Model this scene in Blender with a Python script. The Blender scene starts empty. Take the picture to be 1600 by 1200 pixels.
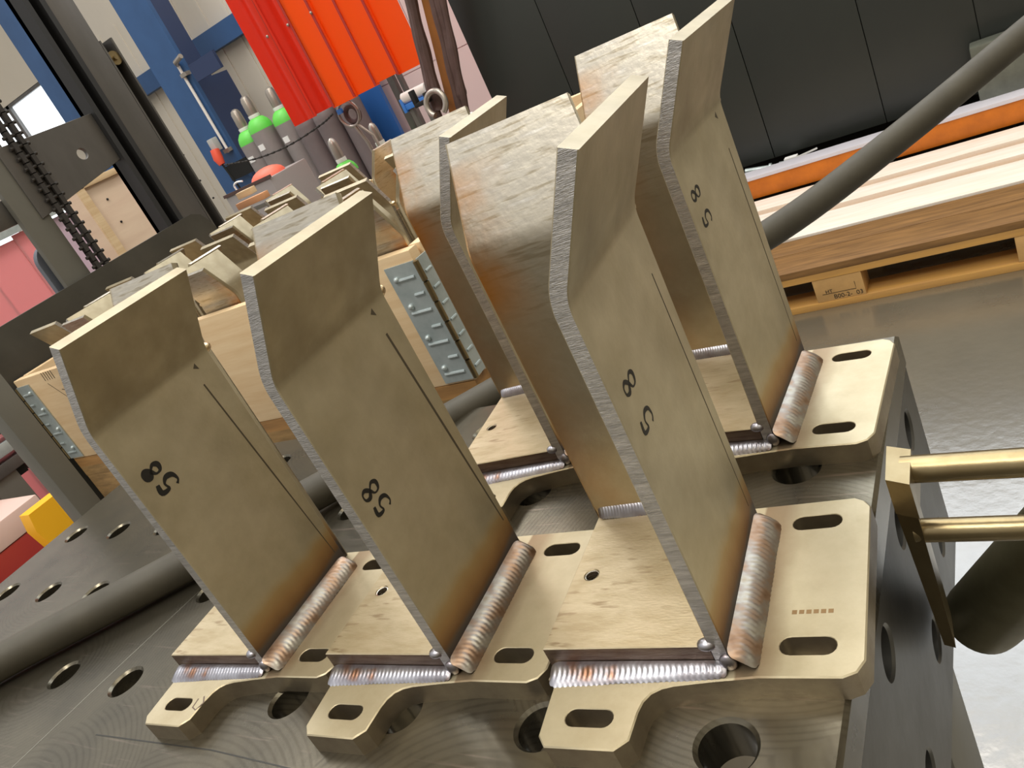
import bpy, bmesh, math, random
from mathutils import Vector, Matrix
from mathutils.geometry import tessellate_polygon
random.seed(7)
C = bpy.context.scene.collection
S = 0.001                                   # everything below is written in millimetres
# ------------------------------------------------------------------ camera
FPX = 1266.22
CAM = Vector((203.556, -165.783, 310.036))
RX = Vector((0.80768741, 0.41332341, -0.42048163))
RY = Vector((-0.15135575, -0.54390791, -0.8253821))     # image down
RZ = Vector((-0.56985303, 0.73029305, -0.3767487))      # forward
cd = bpy.data.cameras.new('camera'); cam = bpy.data.objects.new('camera', cd); C.objects.link(cam)
cd.sensor_fit = 'HORIZONTAL'; cd.sensor_width = 36; cd.lens = FPX/1600*36
cd.clip_start = 0.02; cd.clip_end = 100
m = Matrix.Identity(4)
for i in range(3):
    m[i][0] = RX[i]; m[i][1] = -RY[i]; m[i][2] = -RZ[i]; m[i][3] = CAM[i]*S
cam.matrix_world = m
bpy.context.scene.camera = cam
# ------------------------------------------------------------------ world, lights, exposure
w = bpy.data.worlds.new('hall_light'); bpy.context.scene.world = w; w.use_nodes = True
nt = w.node_tree; nt.nodes.clear()
wo = nt.nodes.new('ShaderNodeOutputWorld'); bg = nt.nodes.new('ShaderNodeBackground')
tc = nt.nodes.new('ShaderNodeTexCoord'); sp = nt.nodes.new('ShaderNodeSeparateXYZ')
nt.links.new(tc.outputs['Generated'], sp.inputs[0])
def wramp(sock, stops):
    r = nt.nodes.new('ShaderNodeValToRGB'); e = r.color_ramp.elements
    while len(e) > 1: e.remove(e[-1])
    e[0].position = stops[0][0]; e[0].color = (*stops[0][1], 1)
    for p, c in stops[1:]:
        k = e.new(p); k.color = (*c, 1)
    nt.links.new(sock, r.inputs[0]); return r
mr = nt.nodes.new('ShaderNodeMapRange'); mr.inputs[1].default_value = -1; mr.inputs[2].default_value = 1
nt.links.new(sp.outputs['Z'], mr.inputs[0])
rz = wramp(mr.outputs[0], [(0, (.25, .22, .17)), (.49, (.30, .27, .22)), (.56, (.52, .48, .41)), (.70, (.78, .74, .66)), (.79, (.70, .68, .64)), (.85, (1.1, 1.08, 1.05)), (1, (.95, .93, .86))])
mx = nt.nodes.new('ShaderNodeMapRange'); mx.inputs[1].default_value = -1; mx.inputs[2].default_value = 1
nt.links.new(sp.outputs['X'], mx.inputs[0])
rx = wramp(mx.outputs[0], [(0, (1.15, 1.2, 1.3)), (.35, (.9, .9, .92)), (.7, (.72, .68, .58)), (1, (.68, .62, .50))])
mu = nt.nodes.new('ShaderNodeMixRGB'); mu.blend_type = 'MULTIPLY'; mu.inputs[0].default_value = 1
nt.links.new(rz.outputs[0], mu.inputs[1]); nt.links.new(rx.outputs[0], mu.inputs[2])
nt.links.new(mu.outputs[0], bg.inputs[0]); bg.inputs[1].default_value = 1.0
nt.links.new(bg.outputs[0], wo.inputs[0])
def area(name, loc, rot, sx, sy, power, col):
    l = bpy.data.lights.new(name, 'AREA'); l.shape = 'RECTANGLE'; l.size = sx; l.size_y = sy; l.energy = power; l.color = col
    o = bpy.data.objects.new(name, l); C.objects.link(o); o.location = loc; o.rotation_euler = rot; return o
area('added_overhead_light', (-1.0, 1.2, 5.2), (0, 0, 0), 1.2, 7.0, 210, (1, .97, .90))  # unseen overhead area lights, added for general light and highlights
area('added_overhead_light', (-5.0, 3.6, 5.2), (0, 0, 0), 1.6, 5.0, 190, (1, .98, .95))
area('added_overhead_light', (2.6, 1.0, 5.2), (0, 0, 0), 1.0, 6.0, 120, (1, .94, .80))
area('added_ceiling_light', (-0.5, -2.2, 4.6), (math.radians(28), 0, 0), 2.4, .8, 90, (1, .95, .85))  # unseen light behind the camera, added for highlights on the plates
vs = bpy.context.scene.view_settings
vs.view_transform = 'Standard'; vs.look = 'None'; vs.gamma = 1; vs.exposure = 0.04; vs.use_curve_mapping = False
# ------------------------------------------------------------------ helpers
def at(u, v, ax, val):
    """point where the line of sight through photo pixel (u,v) meets the plane axis = val"""
    r = RX*((u-800)/FPX) + RY*((v-600)/FPX) + RZ
    return CAM + r*((val-CAM[ax])/r[ax])
def atz(u, v, Z):
    return CAM + (RX*((u-800)/FPX) + RY*((v-600)/FPX) + RZ)*Z
MATS = {}
def mat(name, col, rough=.5, metal=0., noise=0., nscale=8., stretch=(1, 1, 1), bump=0., bscale=60., col2=None, trans=0., emit=None, spec=.5, extra=None, alpha=1.):
    if name in MATS: return MATS[name]
    M = bpy.data.materials.new(name); M.use_nodes = True; t = M.node_tree; N = t.nodes; L = t.links
    b = N['Principled BSDF']; b.inputs['Roughness'].default_value = rough; b.inputs['Metallic'].default_value = metal
    b.inputs['Base Color'].default_value = (*col, 1); b.inputs['Specular IOR Level'].default_value = spec
    b.inputs['Transmission Weight'].default_value = trans; b.inputs['Alpha'].default_value = alpha
    tcn = N.new('ShaderNodeTexCoord'); mp = N.new('ShaderNodeMapping'); mp.inputs['Scale'].default_value = stretch
    L.new(tcn.outputs['Object'], mp.inputs[0])
    cs = None
    if noise > 0 or col2:
        n = N.new('ShaderNodeTexNoise'); n.inputs['Scale'].default_value = nscale; n.inputs['Detail'].default_value = 6; n.inputs['Roughness'].default_value = .62
        L.new(mp.outputs[0], n.inputs[0])
        r = N.new('ShaderNodeValToRGB'); r.color_ramp.elements[0].position = .32; r.color_ramp.elements[1].position = .70
        c2 = col2 or tuple(c*(1-noise) for c in col)
        r.color_ramp.elements[0].color = (*c2, 1); r.color_ramp.elements[1].color = (*col, 1)
        L.new(n.outputs['Fac'], r.inputs[0]); cs = r.outputs[0]
        rr = N.new('ShaderNodeMapRange'); rr.inputs[3].default_value = min(1, rough+.08); rr.inputs[4].default_value = max(.03, rough-.08)
        L.new(n.outputs['Fac'], rr.inputs[0]); L.new(rr.outputs[0], b.inputs['Roughness'])
    if extra: cs = extra(t, N, L, b, tcn, cs)
    if cs: L.new(cs, b.inputs['Base Color'])
    if bump > 0:
        n2 = N.new('ShaderNodeTexNoise'); n2.inputs['Scale'].default_value = bscale; n2.inputs['Detail'].default_value = 4
        L.new(mp.outputs[0], n2.inputs[0]); bp = N.new('ShaderNodeBump'); bp.inputs['Strength'].default_value = bump; bp.inputs['Distance'].default_value = .001
        L.new(n2.outputs['Fac'], bp.inputs['Height']); L.new(bp.outputs[0], b.inputs['Normal'])
    if emit: b.inputs['Emission Color'].default_value = (*emit[0], 1); b.inputs['Emission Strength'].default_value = emit[1]
    MATS[name] = M; return M
def mixc(N, L, fac, a, b, mode='MIX'):
    x = N.new('ShaderNodeMixRGB'); x.blend_type = mode
    for i, s in enumerate((fac, a, b)):
        if isinstance(s, (int, float)): x.inputs[i].default_value = s
        elif isinstance(s, tuple): x.inputs[i].default_value = (*s, 1)
        else: L.new(s, x.inputs[i])
    return x.outputs[0]
def ramp(N, L, sock, stops):
    r = N.new('ShaderNodeValToRGB'); e = r.color_ramp.elements
    while len(e) > 1: e.remove(e[-1])
    e[0].position = stops[0][0]; e[0].color = (*stops[0][1], 1)
    for p, c in stops[1:]: k = e.new(p); k.color = (*c, 1)
    L.new(sock, r.inputs[0]); return r.outputs[0]
def g3(v): return (v, v, v)

class MB:
    """collects boxes, cylinders, tubes and plates in mm, links them as one mesh object"""
    def __init__(s): s.v = []; s.f = []; s.m = []; s.cur = 0
    def add(s, vs_, fs, M=None):
        o = len(s.v)
        for p in vs_: s.v.append(tuple(M @ Vector(p)) if M else tuple(p))
        for f in fs: s.f.append(tuple(i+o for i in f)); s.m.append(s.cur)
        return s
    def box(s, a, b, M=None, c=0.):
        (x0, y0, z0), (x1, y1, z1) = a, b
        if c <= 0:
            v = [(x0,y0,z0),(x1,y0,z0),(x1,y1,z0),(x0,y1,z0),(x0,y0,z1),(x1,y0,z1),(x1,y1,z1),(x0,y1,z1)]
            return s.add(v, [(0,3,2,1),(4,5,6,7),(0,1,5,4),(1,2,6,5),(2,3,7,6),(3,0,4,7)], M)
        bm = bmesh.new(); bmesh.ops.create_cube(bm, size=1)
        for q in bm.verts: q.co = Vector(((x0+x1)/2+q.co.x*(x1-x0), (y0+y1)/2+q.co.y*(y1-y0), (z0+z1)/2+q.co.z*(z1-z0)))
        bmesh.ops.bevel(bm, geom=bm.edges[:], offset=c, segments=2, affect='EDGES', profile=.6)
        s.bm(bm, M); return s
    def bm(s, bm, M=None):
        bm.verts.ensure_lookup_table(); s.add([v.co[:] for v in bm.verts], [[v.index for v in f.verts] for f in bm.faces], M); bm.free(); return s
    def tube(s, path, r, n=14, caps=True, M=None):
        P = [Vector(p) for p in path]; k = len(P); R = r if isinstance(r, (list, tuple)) else [r]*k
        vs_ = []; t0 = (P[1]-P[0]).normalized(); a = t0.orthogonal().normalized()
        for i, p in enumerate(P):
            t = ((P[min(i+1, k-1)]-P[max(i-1, 0)])).normalized()
            a = (a-t*a.dot(t)).normalized(); b = t.cross(a)
            for j in range(n):
                q = 2*math.pi*j/n; vs_.append(tuple(p+(a*math.cos(q)+b*math.sin(q))*R[i]))
        fs = [(i*n+j, i*n+(j+1)%n, (i+1)*n+(j+1)%n, (i+1)*n+j) for i in range(k-1) for j in range(n)]
        if caps: fs += [tuple(range(n-1, -1, -1)), tuple((k-1)*n+j for j in range(n))]
        return s.add(vs_, fs, M)
    def prism(s, poly, vec, M=None):
        """poly: 3d points of a planar outline, pushed along vec"""
        P = [Vector(p) for p in poly]; n = len(P); V = Vector(vec)
        tr = tessellate_polygon([P])
        vs_ = [tuple(p) for p in P]+[tuple(p+V) for p in P]
        nrm = sum((P[i].cross(P[(i+1) % n]) for i in range(n)), Vector()); flip = nrm.dot(V) < 0
        fs = []
        for t in tr:
            t = tuple(t); tn = (P[t[1]]-P[t[0]]).cross(P[t[2]]-P[t[0]])
            if tn.dot(V) > 0: t = t[::-1]
            fs.append(t); fs.append(tuple(i+n for i in t[::-1]))
        for i in range(n):
            j = (i+1) % n; q = (i, j, j+n, i+n); fs.append(q[::-1] if flip else q)
        return s.add(vs_, fs, M)
    def plate(s, outer, holes, z0, z1, c=0., hc=None, M=None):
        """flat plate from 2d outline with holes, top edges chamfered by c"""
        hc = c if hc is None else hc
        def area2(p): return sum(p[i][0]*p[(i+1) % len(p)][1]-p[(i+1) % len(p)][0]*p[i][1] for i in range(len(p)))
        def off(p, d):
            out = []; n = len(p)
            for i in range(n):
                a = Vector(p[i-1]); b = Vector(p[i]); q = Vector(p[(i+1) % n])
                e1 = (b-a).normalized(); e2 = (q-b).normalized(); n1 = Vector((-e1.y, e1.x)); n2 = Vector((-e2.y, e2.x))
                k = n1+n2; k = k/max(.3, k.dot(n1)) if k.length > 1e-6 else n1
                out.append(tuple(b+k*d))
            return out
        loops = []
        o = list(outer); o = o if area2(o) > 0 else o[::-1]; loops.append((o, c))
        for h in holes:
            h = list(h); h = h if area2(h) < 0 else h[::-1]; loops.append((h, hc))
        tops = [off(l, k) if k > 0 else l for l, k in loops]
        for l, top, kk in [(loops[i][0], tops[i], loops[i][1]) for i in range(len(loops))]:
            n = len(l)
            vs_ = [(x, y, z0) for x, y in l]+[(x, y, z1-kk) for x, y in l]
            fs = [(i, (i+1) % n, (i+1) % n+n, i+n) for i in range(n)]
            if kk > 0:
                vs_ += [(x, y, z1) for x, y in top]; fs += [(i+n, (i+1) % n+n, (i+1) % n+2*n, i+2*n) for i in range(n)]
            s.add(vs_, fs, M)
        for z, ls, up in ((z1, tops, True), (z0, [l for l, _ in loops], False)):
            pts = [[Vector((x, y, 0)) for x, y in l] for l in ls]; flat = [(p.x, p.y, z) for l in pts for p in l]
            fs = []
            for t in tessellate_polygon(pts):
                a, b, q = (Vector(flat[k]) for k in t)
                nz = (b-a).cross(q-a).z
                if abs(nz) < 1e-9: continue
                fs.append(tuple(t) if (nz > 0) == up else tuple(t)[::-1])
            s.add(flat, fs, M)
        return s
    def build(s, name, mats, parent=None, loc=None, smooth=35, label=None):
        me = bpy.data.meshes.new(name)
        me.from_pydata([(x*S, y*S, z*S) for x, y, z in s.v], [], s.f); me.update()
        for q in (mats if isinstance(mats, (list, tuple)) else [mats]): me.materials.append(q)
        me.polygons.foreach_set('material_index', s.m)
        if smooth: 
            bmx = bmesh.new(); bmx.from_mesh(me); bmesh.ops.remove_doubles(bmx, verts=bmx.verts, dist=2e-6); bmx.to_mesh(me); bmx.free()
            me.shade_smooth(); me.set_sharp_from_angle(angle=math.radians(smooth))
        ob = bpy.data.objects.new(name, me); C.objects.link(ob)
        if parent: ob.parent = parent
        if loc is not None: ob.location = Vector(loc)*S
        if label: ob['label'] = label
        return ob
def arc(cx, cy, r, a0, a1, n):
    return [(cx+r*math.cos(math.radians(a0+(a1-a0)*i/n)), cy+r*math.sin(math.radians(a0+(a1-a0)*i/n))) for i in range(n+1)]
def circ(cx, cy, r, n=28): return arc(cx, cy, r, 0, 360*(n-1)/n, n-1)
def slot(cx, cy, l, w_, n=8):
    h = l/2-w_/2; return arc(cx+h, cy, w_/2, -90, 90, n)+arc(cx-h, cy, w_/2, 90, 270, n)
def thing(name, loc, label, cat, group=None, rz=0.):
    o = bpy.data.objects.new(name, None); C.objects.link(o); o.location = Vector(loc)*S; o.rotation_euler = (0, 0, rz)
    o.empty_display_size = .02
    tag(o, label, cat, group); return o
def tag(o, label, cat, group=None):
    o['label'] = label; o['category'] = cat
    if group: o['group'] = group
    return o
def struct(name, mb, mt, **k):
    o = mb.build(name, mt, **k); o['kind'] = 'structure'; return o
def frame(o, ex, ey, ez):
    M = Matrix.Identity(4)
    for i in range(3): M[i][0] = ex[i]; M[i][1] = ey[i]; M[i][2] = ez[i]; M[i][3] = o[i]
    return M
def ribbon(pts, wd, th, nrm):
    """flat stroke of pen or scribe line lying on a surface"""
    mb = MB(); P = [Vector(p) for p in pts]; n = Vector(nrm).normalized(); vs_ = []
    for i, p in enumerate(P):
        t = (P[min(i+1, len(P)-1)]-P[max(i-1, 0)]).normalized(); sd = t.cross(n)
        ww = wd[i] if isinstance(wd, (list, tuple)) else wd
        vs_ += [tuple(p+sd*ww/2), tuple(p+sd*ww/2+n*th), tuple(p-sd*ww/2+n*th), tuple(p-sd*ww/2)]
    k = len(P); fs = [(i*4+j, i*4+(j+1) % 4, i*4+4+(j+1) % 4, i*4+4+j) for i in range(k-1) for j in range(4)]+[(3, 2, 1, 0), tuple((k-1)*4+j for j in range(4))]
    return mb.add(vs_, fs)
def smoothpath(pts, n=6):
    P = [Vector(p) for p in pts]; out = []
    for i in range(len(P)-1):
        a = P[max(i-1, 0)]; b = P[i]; c = P[i+1]; d = P[min(i+2, len(P)-1)]
        for j in range(n):
            t = j/n; out.append(.5*((2*b)+(c-a)*t+(2*a-5*b+4*c-d)*t*t+(3*b-a-3*c+d)*t**3))
    out.append(P[-1]); return out
# ------------------------------------------------------------------ materials
def heat(axis, z0, z1, strength=1.):
    """bands of weld heat tint (straw, brown, blue) that belong to the metal, next to the weld"""
    def f(t, N, L, b, tcn, cs):
        sx = N.new('ShaderNodeSeparateXYZ'); L.new(tcn.outputs['Object'], sx.inputs[0])
        ns = N.new('ShaderNodeTexNoise'); ns.inputs['Scale'].default_value = 22; ns.inputs['Detail'].default_value = 2; L.new(tcn.outputs['Object'], ns.inputs[0])
        ma = N.new('ShaderNodeMath'); ma.operation = 'MULTIPLY_ADD'; L.new(ns.outputs['Fac'], ma.inputs[0]); ma.inputs[1].default_value = .012
        L.new(sx.outputs[axis], ma.inputs[2])
        m_ = N.new('ShaderNodeMapRange'); m_.inputs[1].default_value = z0*S+.006; m_.inputs[2].default_value = z1*S+.006; L.new(ma.outputs[0], m_.inputs[0])
        hc = ramp(N, L, m_.outputs[0], [(0, (.045, .035, .03)), (.12, (.08, .07, .075)), (.24, (.10, .085, .08)), (.34, (.20, .10, .04)), (.55, (.36, .20, .07)), (.75, (.44, .30, .13)), (1, (.5, .42, .27))])
        fc = ramp(N, L, m_.outputs[0], [(0, g3(1)), (.75, g3(.85)), (1, g3(0))])
        return mixc(N, L, fc, cs, hc)
    return f
def smudge_and_shade(t, N, L, b, tcn, cs):
    n = N.new('ShaderNodeTexNoise'); n.inputs['Scale'].default_value = 14; n.inputs['Detail'].default_value = 3; L.new(tcn.outputs['Object'], n.inputs[0])
    f = ramp(N, L, n.outputs['Fac'], [(.40, g3(0)), (.75, g3(.55))])
    c = mixc(N, L, f, cs, (.20, .165, .105))
    sx = N.new('ShaderNodeSeparateXYZ'); L.new(tcn.outputs['Object'], sx.inputs[0])
    fl = ramp(N, L, sx.outputs[2], [(.2085, g3(0)), (.2100, g3(.62)), (.27, g3(.5))])    # darker floor reflection painted on the flare above the bend, plus smears
    n2 = N.new('ShaderNodeTexNoise'); n2.inputs['Scale'].default_value = 26; n2.inputs['Detail'].default_value = 4; L.new(tcn.outputs['Object'], n2.inputs[0])
    f2 = mixc(N, L, 1., fl, ramp(N, L, n2.outputs['Fac'], [(.3, g3(.2)), (.7, g3(1))]), 'MULTIPLY')
    c = mixc(N, L, f2, c, (.20, .16, .10))
    return heat(2, 19, 56)(t, N, L, b, tcn, c)
M_side = mat('bare_steel_side', (.62, .555, .41), .46, .62, col2=(.50, .435, .30), nscale=30, bump=.10, bscale=300, extra=smudge_and_shade)
def rearx(t, N, L, b, tcn, cs):
    sx = N.new('ShaderNodeSeparateXYZ'); L.new(tcn.outputs['Object'], sx.inputs[0])
    mp = N.new('ShaderNodeMapping'); mp.inputs['Scale'].default_value = (9, 1, 85); mp.inputs['Rotation'].default_value = (0, .25, 0); L.new(tcn.outputs['Object'], mp.inputs[0])
    n = N.new('ShaderNodeTexNoise'); n.inputs['Scale'].default_value = 4; n.inputs['Detail'].default_value = 8; L.new(mp.outputs[0], n.inputs[0])
    up = ramp(N, L, sx.outputs[2], [(.150, g3(0)), (.24, g3(1))])
    sc = ramp(N, L, n.outputs['Fac'], [(.34, (.34, .29, .21)), (.46, (.60, .555, .47)), (.58, (.52, .48, .41)), (.75, (.76, .73, .67))])
    c = mixc(N, L, mixc(N, L, 1., up, g3(.85), 'MULTIPLY'), cs, sc)
    n3 = N.new('ShaderNodeTexNoise'); n3.inputs['Scale'].default_value = 16; n3.inputs['Detail'].default_value = 5; L.new(tcn.outputs['Object'], n3.inputs[0])
    e = ramp(N, L, sx.outputs[0], [(0, g3(0)), (1, g3(1))])
    mr_ = N.new('ShaderNodeMapRange'); mr_.inputs[1].default_value = -.101; mr_.inputs[2].default_value = -.065; mr_.inputs[3].default_value = 1; mr_.inputs[4].default_value = 0; L.new(sx.outputs[0], mr_.inputs[0])
    rf = mixc(N, L, 1., mr_.outputs[0], ramp(N, L, n3.outputs['Fac'], [(.32, g3(0)), (.50, g3(1))]), 'MULTIPLY')
    rf = mixc(N, L, 1., rf, ramp(N, L, sx.outputs[2], [(.165, g3(.35)), (.185, g3(1)), (.245, g3(1)), (.258, g3(0))]), 'MULTIPLY')
    return mixc(N, L, rf, c, (.55, .24, .06))
M_rear = mat('bare_steel_rear', (.50, .45, .35), .33, .95, col2=(.36, .31, .22), nscale=18, bump=.2, bscale=200, extra=rearx)
M_cut = mat('laser_cut_edge', (.80, .78, .77), .34, 1., noise=.45, nscale=60, stretch=(1, 1, 9), bump=.5, bscale=260)
def streaks(t, N, L, b, tcn, cs):
    mp = N.new('ShaderNodeMapping'); mp.inputs['Scale'].default_value = (60, 300, 60); mp.inputs['Rotation'].default_value = (0, 0, .75); L.new(tcn.outputs['Object'], mp.inputs[0])
    n = N.new('ShaderNodeTexNoise'); n.inputs['Scale'].default_value = 1; n.inputs['Detail'].default_value = 3; L.new(mp.outputs[0], n.inputs[0])
    n2 = N.new('ShaderNodeTexNoise'); n2.inputs['Scale'].default_value = 20; L.new(tcn.outputs['Object'], n2.inputs[0])
    f = mixc(N, L, 1., ramp(N, L, n.outputs['Fac'], [(.57, g3(0)), (.66, g3(.75))]), ramp(N, L, n2.outputs['Fac'], [(.42, g3(0)), (.60, g3(1))]), 'MULTIPLY')
    return mixc(N, L, f, cs, (.27, .19, .11))
def basetint(t, N, L, b, tcn, cs):
    sx = N.new('ShaderNodeSeparateXYZ'); L.new(tcn.outputs['Object'], sx.inputs[0])
    ns = N.new('ShaderNodeTexNoise'); ns.inputs['Scale'].default_value = 35; L.new(tcn.outputs['Object'], ns.inputs[0])
    ma = N.new('ShaderNodeMath'); ma.operation = 'MULTIPLY_ADD'; L.new(ns.outputs['Fac'], ma.inputs[0]); ma.inputs[1].default_value = .012; L.new(sx.outputs[0], ma.inputs[2])
    m_ = N.new('ShaderNodeMapRange'); m_.inputs[1].default_value = .006; m_.inputs[2].default_value = .030; L.new(ma.outputs[0], m_.inputs[0])
    f = ramp(N, L, m_.outputs[0], [(0, g3(0)), (.05, g3(.85)), (.5, g3(.7)), (1, g3(0))])
    return mixc(N, L, f, cs, (.25, .17, .10))
M_block = mat('machined_block_top', (.58, .50, .35), .45, .85, col2=(.42, .34, .21), nscale=26, stretch=(1, 3.5, 1), bump=.12, bscale=260, extra=streaks)
M_blockside = mat('block_edge_heat_tinted', (.26, .20, .16), .42, .9, col2=(.14, .09, .07), nscale=40, stretch=(1, 1, 8), bump=.3, bscale=200)
M_base = mat('base_plate_steel', (.56, .495, .35), .45, .85, col2=(.43, .365, .24), nscale=22, bump=.10, bscale=260, extra=basetint)
M_baseedge = mat('base_plate_cut_edge', (.44, .38, .28), .38, .9, col2=(.30, .25, .19), nscale=40, bump=.15, bscale=200)  # sawn edge, darkened further for the shade on the plate sides
def beadx(t, N, L, b, tcn, cs):
    n = N.new('ShaderNodeTexNoise'); n.inputs['Scale'].default_value = 70; n.inputs['Detail'].default_value = 3; L.new(tcn.outputs['Object'], n.inputs[0])
    return ramp(N, L, n.outputs['Fac'], [(.28, (.22, .13, .08)), (.42, (.36, .25, .18)), (.52, (.33, .29, .26)), (.62, (.44, .42, .38)), (.78, (.34, .28, .20))])
M_bead = mat('weld_bead', (.6, .6, .6), .40, 1., noise=.1, extra=beadx)
def beadx2(t, N, L, b, tcn, cs):
    n = N.new('ShaderNodeTexNoise'); n.inputs['Scale'].default_value = 55; n.inputs['Detail'].default_value = 3; L.new(tcn.outputs['Object'], n.inputs[0])
    return ramp(N, L, n.outputs['Fac'], [(.32, (.26, .14, .09)), (.42, (.28, .26, .28)), (.60, (.42, .42, .46)), (.8, (.24, .20, .21))])
M_beadb = mat('weld_bead_silver', (.6, .6, .6), .36, 1., noise=.1, extra=beadx2)
M_ink = mat('black_marker_ink', (.012, .011, .010), .55)
M_scribe = mat('scribed_dark_line', (.07, .055, .035), .6)
M_thread = mat('cut_thread', (.6, .57, .5), .25, 1.)
def tablex(t, N, L, b, tcn, cs):
    # fly-cutter rings left on the ground table top
    vo = N.new('ShaderNodeTexVoronoi'); vo.inputs['Scale'].default_value = 4.2; L.new(tcn.outputs['Object'], vo.inputs[0])
    wv = N.new('ShaderNodeMath'); wv.operation = 'MULTIPLY'; wv.inputs[1].default_value = 420; L.new(vo.outputs['Distance'], wv.inputs[0])
    sn = N.new('ShaderNodeMath'); sn.operation = 'SINE'; L.new(wv.outputs[0], sn.inputs[0])
    f = ramp(N, L, sn.outputs[0], [(0, g3(.12)), (1, g3(0))])
    mp = N.new('ShaderNodeMapping'); mp.inputs['Scale'].default_value = (4, 90, 1); mp.inputs['Rotation'].default_value = (0, 0, .9); L.new(tcn.outputs['Object'], mp.inputs[0])
    n = N.new('ShaderNodeTexNoise'); n.inputs['Scale'].default_value = 3; n.inputs['Detail'].default_value = 8; L.new(mp.outputs[0], n.inputs[0])
    s_ = ramp(N, L, n.outputs['Fac'], [(.62, g3(0)), (.75, g3(.55))])
    c = mixc(N, L, f, cs, (.28, .26, .20))
    return mixc(N, L, s_, c, (.28, .22, .18))
M_table = mat('ground_table_steel', (.17, .148, .105), .26, .85, col2=(.065, .058, .045), nscale=9, bump=.06, bscale=200, extra=tablex)
M_tedge = mat('table_edge_worn', (.42, .40, .33), .3, .95, noise=.3, nscale=40)
M_tside = mat('table_side_steel', (.13, .13, .125), .42, .8, col2=(.085, .082, .078), nscale=10, bump=.08, bscale=150)
M_thole = mat('table_bore_steel', (.05, .048, .042), .3, .8)
M_hose = mat('black_rubber_hose', (.058, .050, .034), .62, 0, noise=.25, nscale=25, bump=.1, bscale=90)
M_wood = mat('pine_board', (.74, .57, .36), .6, 0, col2=(.62, .43, .24), nscale=5, stretch=(1, 1, 14), bump=.15, bscale=80)
M_woody = mat('pine_board_fresh', (.82, .62, .36), .6, 0, col2=(.70, .48, .24), nscale=5, stretch=(1, 12, 12), bump=.1)
M_endg = mat('pine_end_grain', (.72, .52, .28), .7, 0, col2=(.50, .33, .15), nscale=60, stretch=(1, 1, 3))
M_pallet = mat('pallet_timber', (.42, .22, .07), .6, 0, col2=(.22, .115, .04), nscale=5, stretch=(1.2, 14, 14), bump=.2, bscale=80)
M_pale = mat('daylit_pallet_slat', (.86, .80, .74), .55, 0, col2=(.76, .66, .56), nscale=4, stretch=(1.2, 12, 12), bump=.2, bscale=80)  # daylight on the rear slats painted in as paler wood
M_brownw = mat('old_brown_block', (.36, .22, .085), .7, 0, col2=(.16, .095, .035), nscale=14, stretch=(1, 1, 5), bump=.3)
M_galv = mat('galvanised_steel', (.50, .56, .57), .42, .45, col2=(.36, .42, .43), nscale=30, bump=.1)
M_brass = mat('bronze_toned_steel', (.33, .265, .15), .32, .95, col2=(.25, .19, .10), nscale=30, bump=.15, bscale=120)
M_olive = mat('olive_dark_steel', (.16, .145, .085), .45, .6, col2=(.085, .078, .04), nscale=16, bump=.15)
M_darkp = mat('dark_green_grey_panel', (.026, .030, .027), .42, 0, noise=.2, nscale=3)
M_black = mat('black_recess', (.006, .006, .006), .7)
M_orange = mat('orange_painted_steel', (.62, .17, .008), .5, 0, col2=(.44, .115, .006), nscale=12, bump=.1)
M_lilac = mat('pale_galvanised_top', (.70, .68, .76), .5, .2, noise=.12)
def glaze(t, N, L, b, tcn, cs):
    b.inputs['IOR'].default_value = 2.5; return cs
M_floor = mat('sealed_concrete_floor', (.15, .13, .095), .20, .0, col2=(.10, .085, .06), nscale=2.2, bump=.5, bscale=45, extra=glaze)
M_cream = mat('cream_wall_panel', (.68, .62, .53), .6, 0, noise=.05, nscale=2)
M_pink = mat('pinkish_wall_panel', (.80, .62, .62), .6, 0, noise=.04, nscale=2)
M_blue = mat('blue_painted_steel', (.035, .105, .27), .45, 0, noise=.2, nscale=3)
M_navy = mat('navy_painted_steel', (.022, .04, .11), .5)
M_mast = mat('mast_steel', (.16, .15, .145), .42, .6, col2=(.105, .10, .095), nscale=8, stretch=(1, 1, .3))
M_mastd = mat('mast_dark_groove', (.03, .03, .032), .5, .3)
M_grey = mat('warm_grey_painted_steel', (.17, .165, .145), .5, .3, noise=.15, nscale=5)
M_chain = mat('oily_chain', (.035, .030, .027), .65, .2)
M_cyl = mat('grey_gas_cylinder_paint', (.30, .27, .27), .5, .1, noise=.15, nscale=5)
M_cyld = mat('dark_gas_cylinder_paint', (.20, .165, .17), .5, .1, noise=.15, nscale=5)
M_green = mat('bright_green_shoulder', (.13, .62, .08), .45)
M_cap = mat('metal_valve_cap', (.40, .36, .32), .35, .7)
M_white = mat('white_label', (.85, .85, .85), .6)
M_sky = mat('overcast_daylight', (.9, .95, 1), .5, emit=((.86, .95, 1.0), 1.9))
M_roll = mat('off_white_roller', (.80, .76, .73), .5)
M_bblue = mat('light_blue_paint', (.05, .22, .68), .4)
M_red = mat('red_plastic', (.80, .10, .05), .45)
M_strap = mat('brown_leather_strap', (.11, .062, .055), .6, 0, noise=.35, nscale=14, bump=.3, bscale=40)
M_rust = mat('rusty_orange_post', (.42, .15, .02), .55, 0, col2=(.20, .08, .03), nscale=9, stretch=(1, 1, .3))
M_yel = mat('signal_orange_guard', (.95, .48, .02), .4)
M_hazo = mat('pale_orange_marking', (.85, .42, .16), .5)
M_redf = mat('dark_red_cabinet', (.32, .035, .03), .35)
M_pbeige = mat('pale_pink_sheet', (.68, .50, .45), .4)
def curtx(t, N, L, b, tcn, cs):
    sx = N.new('ShaderNodeSeparateXYZ'); L.new(tcn.outputs['Object'], sx.inputs[0])
    return cs
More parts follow.
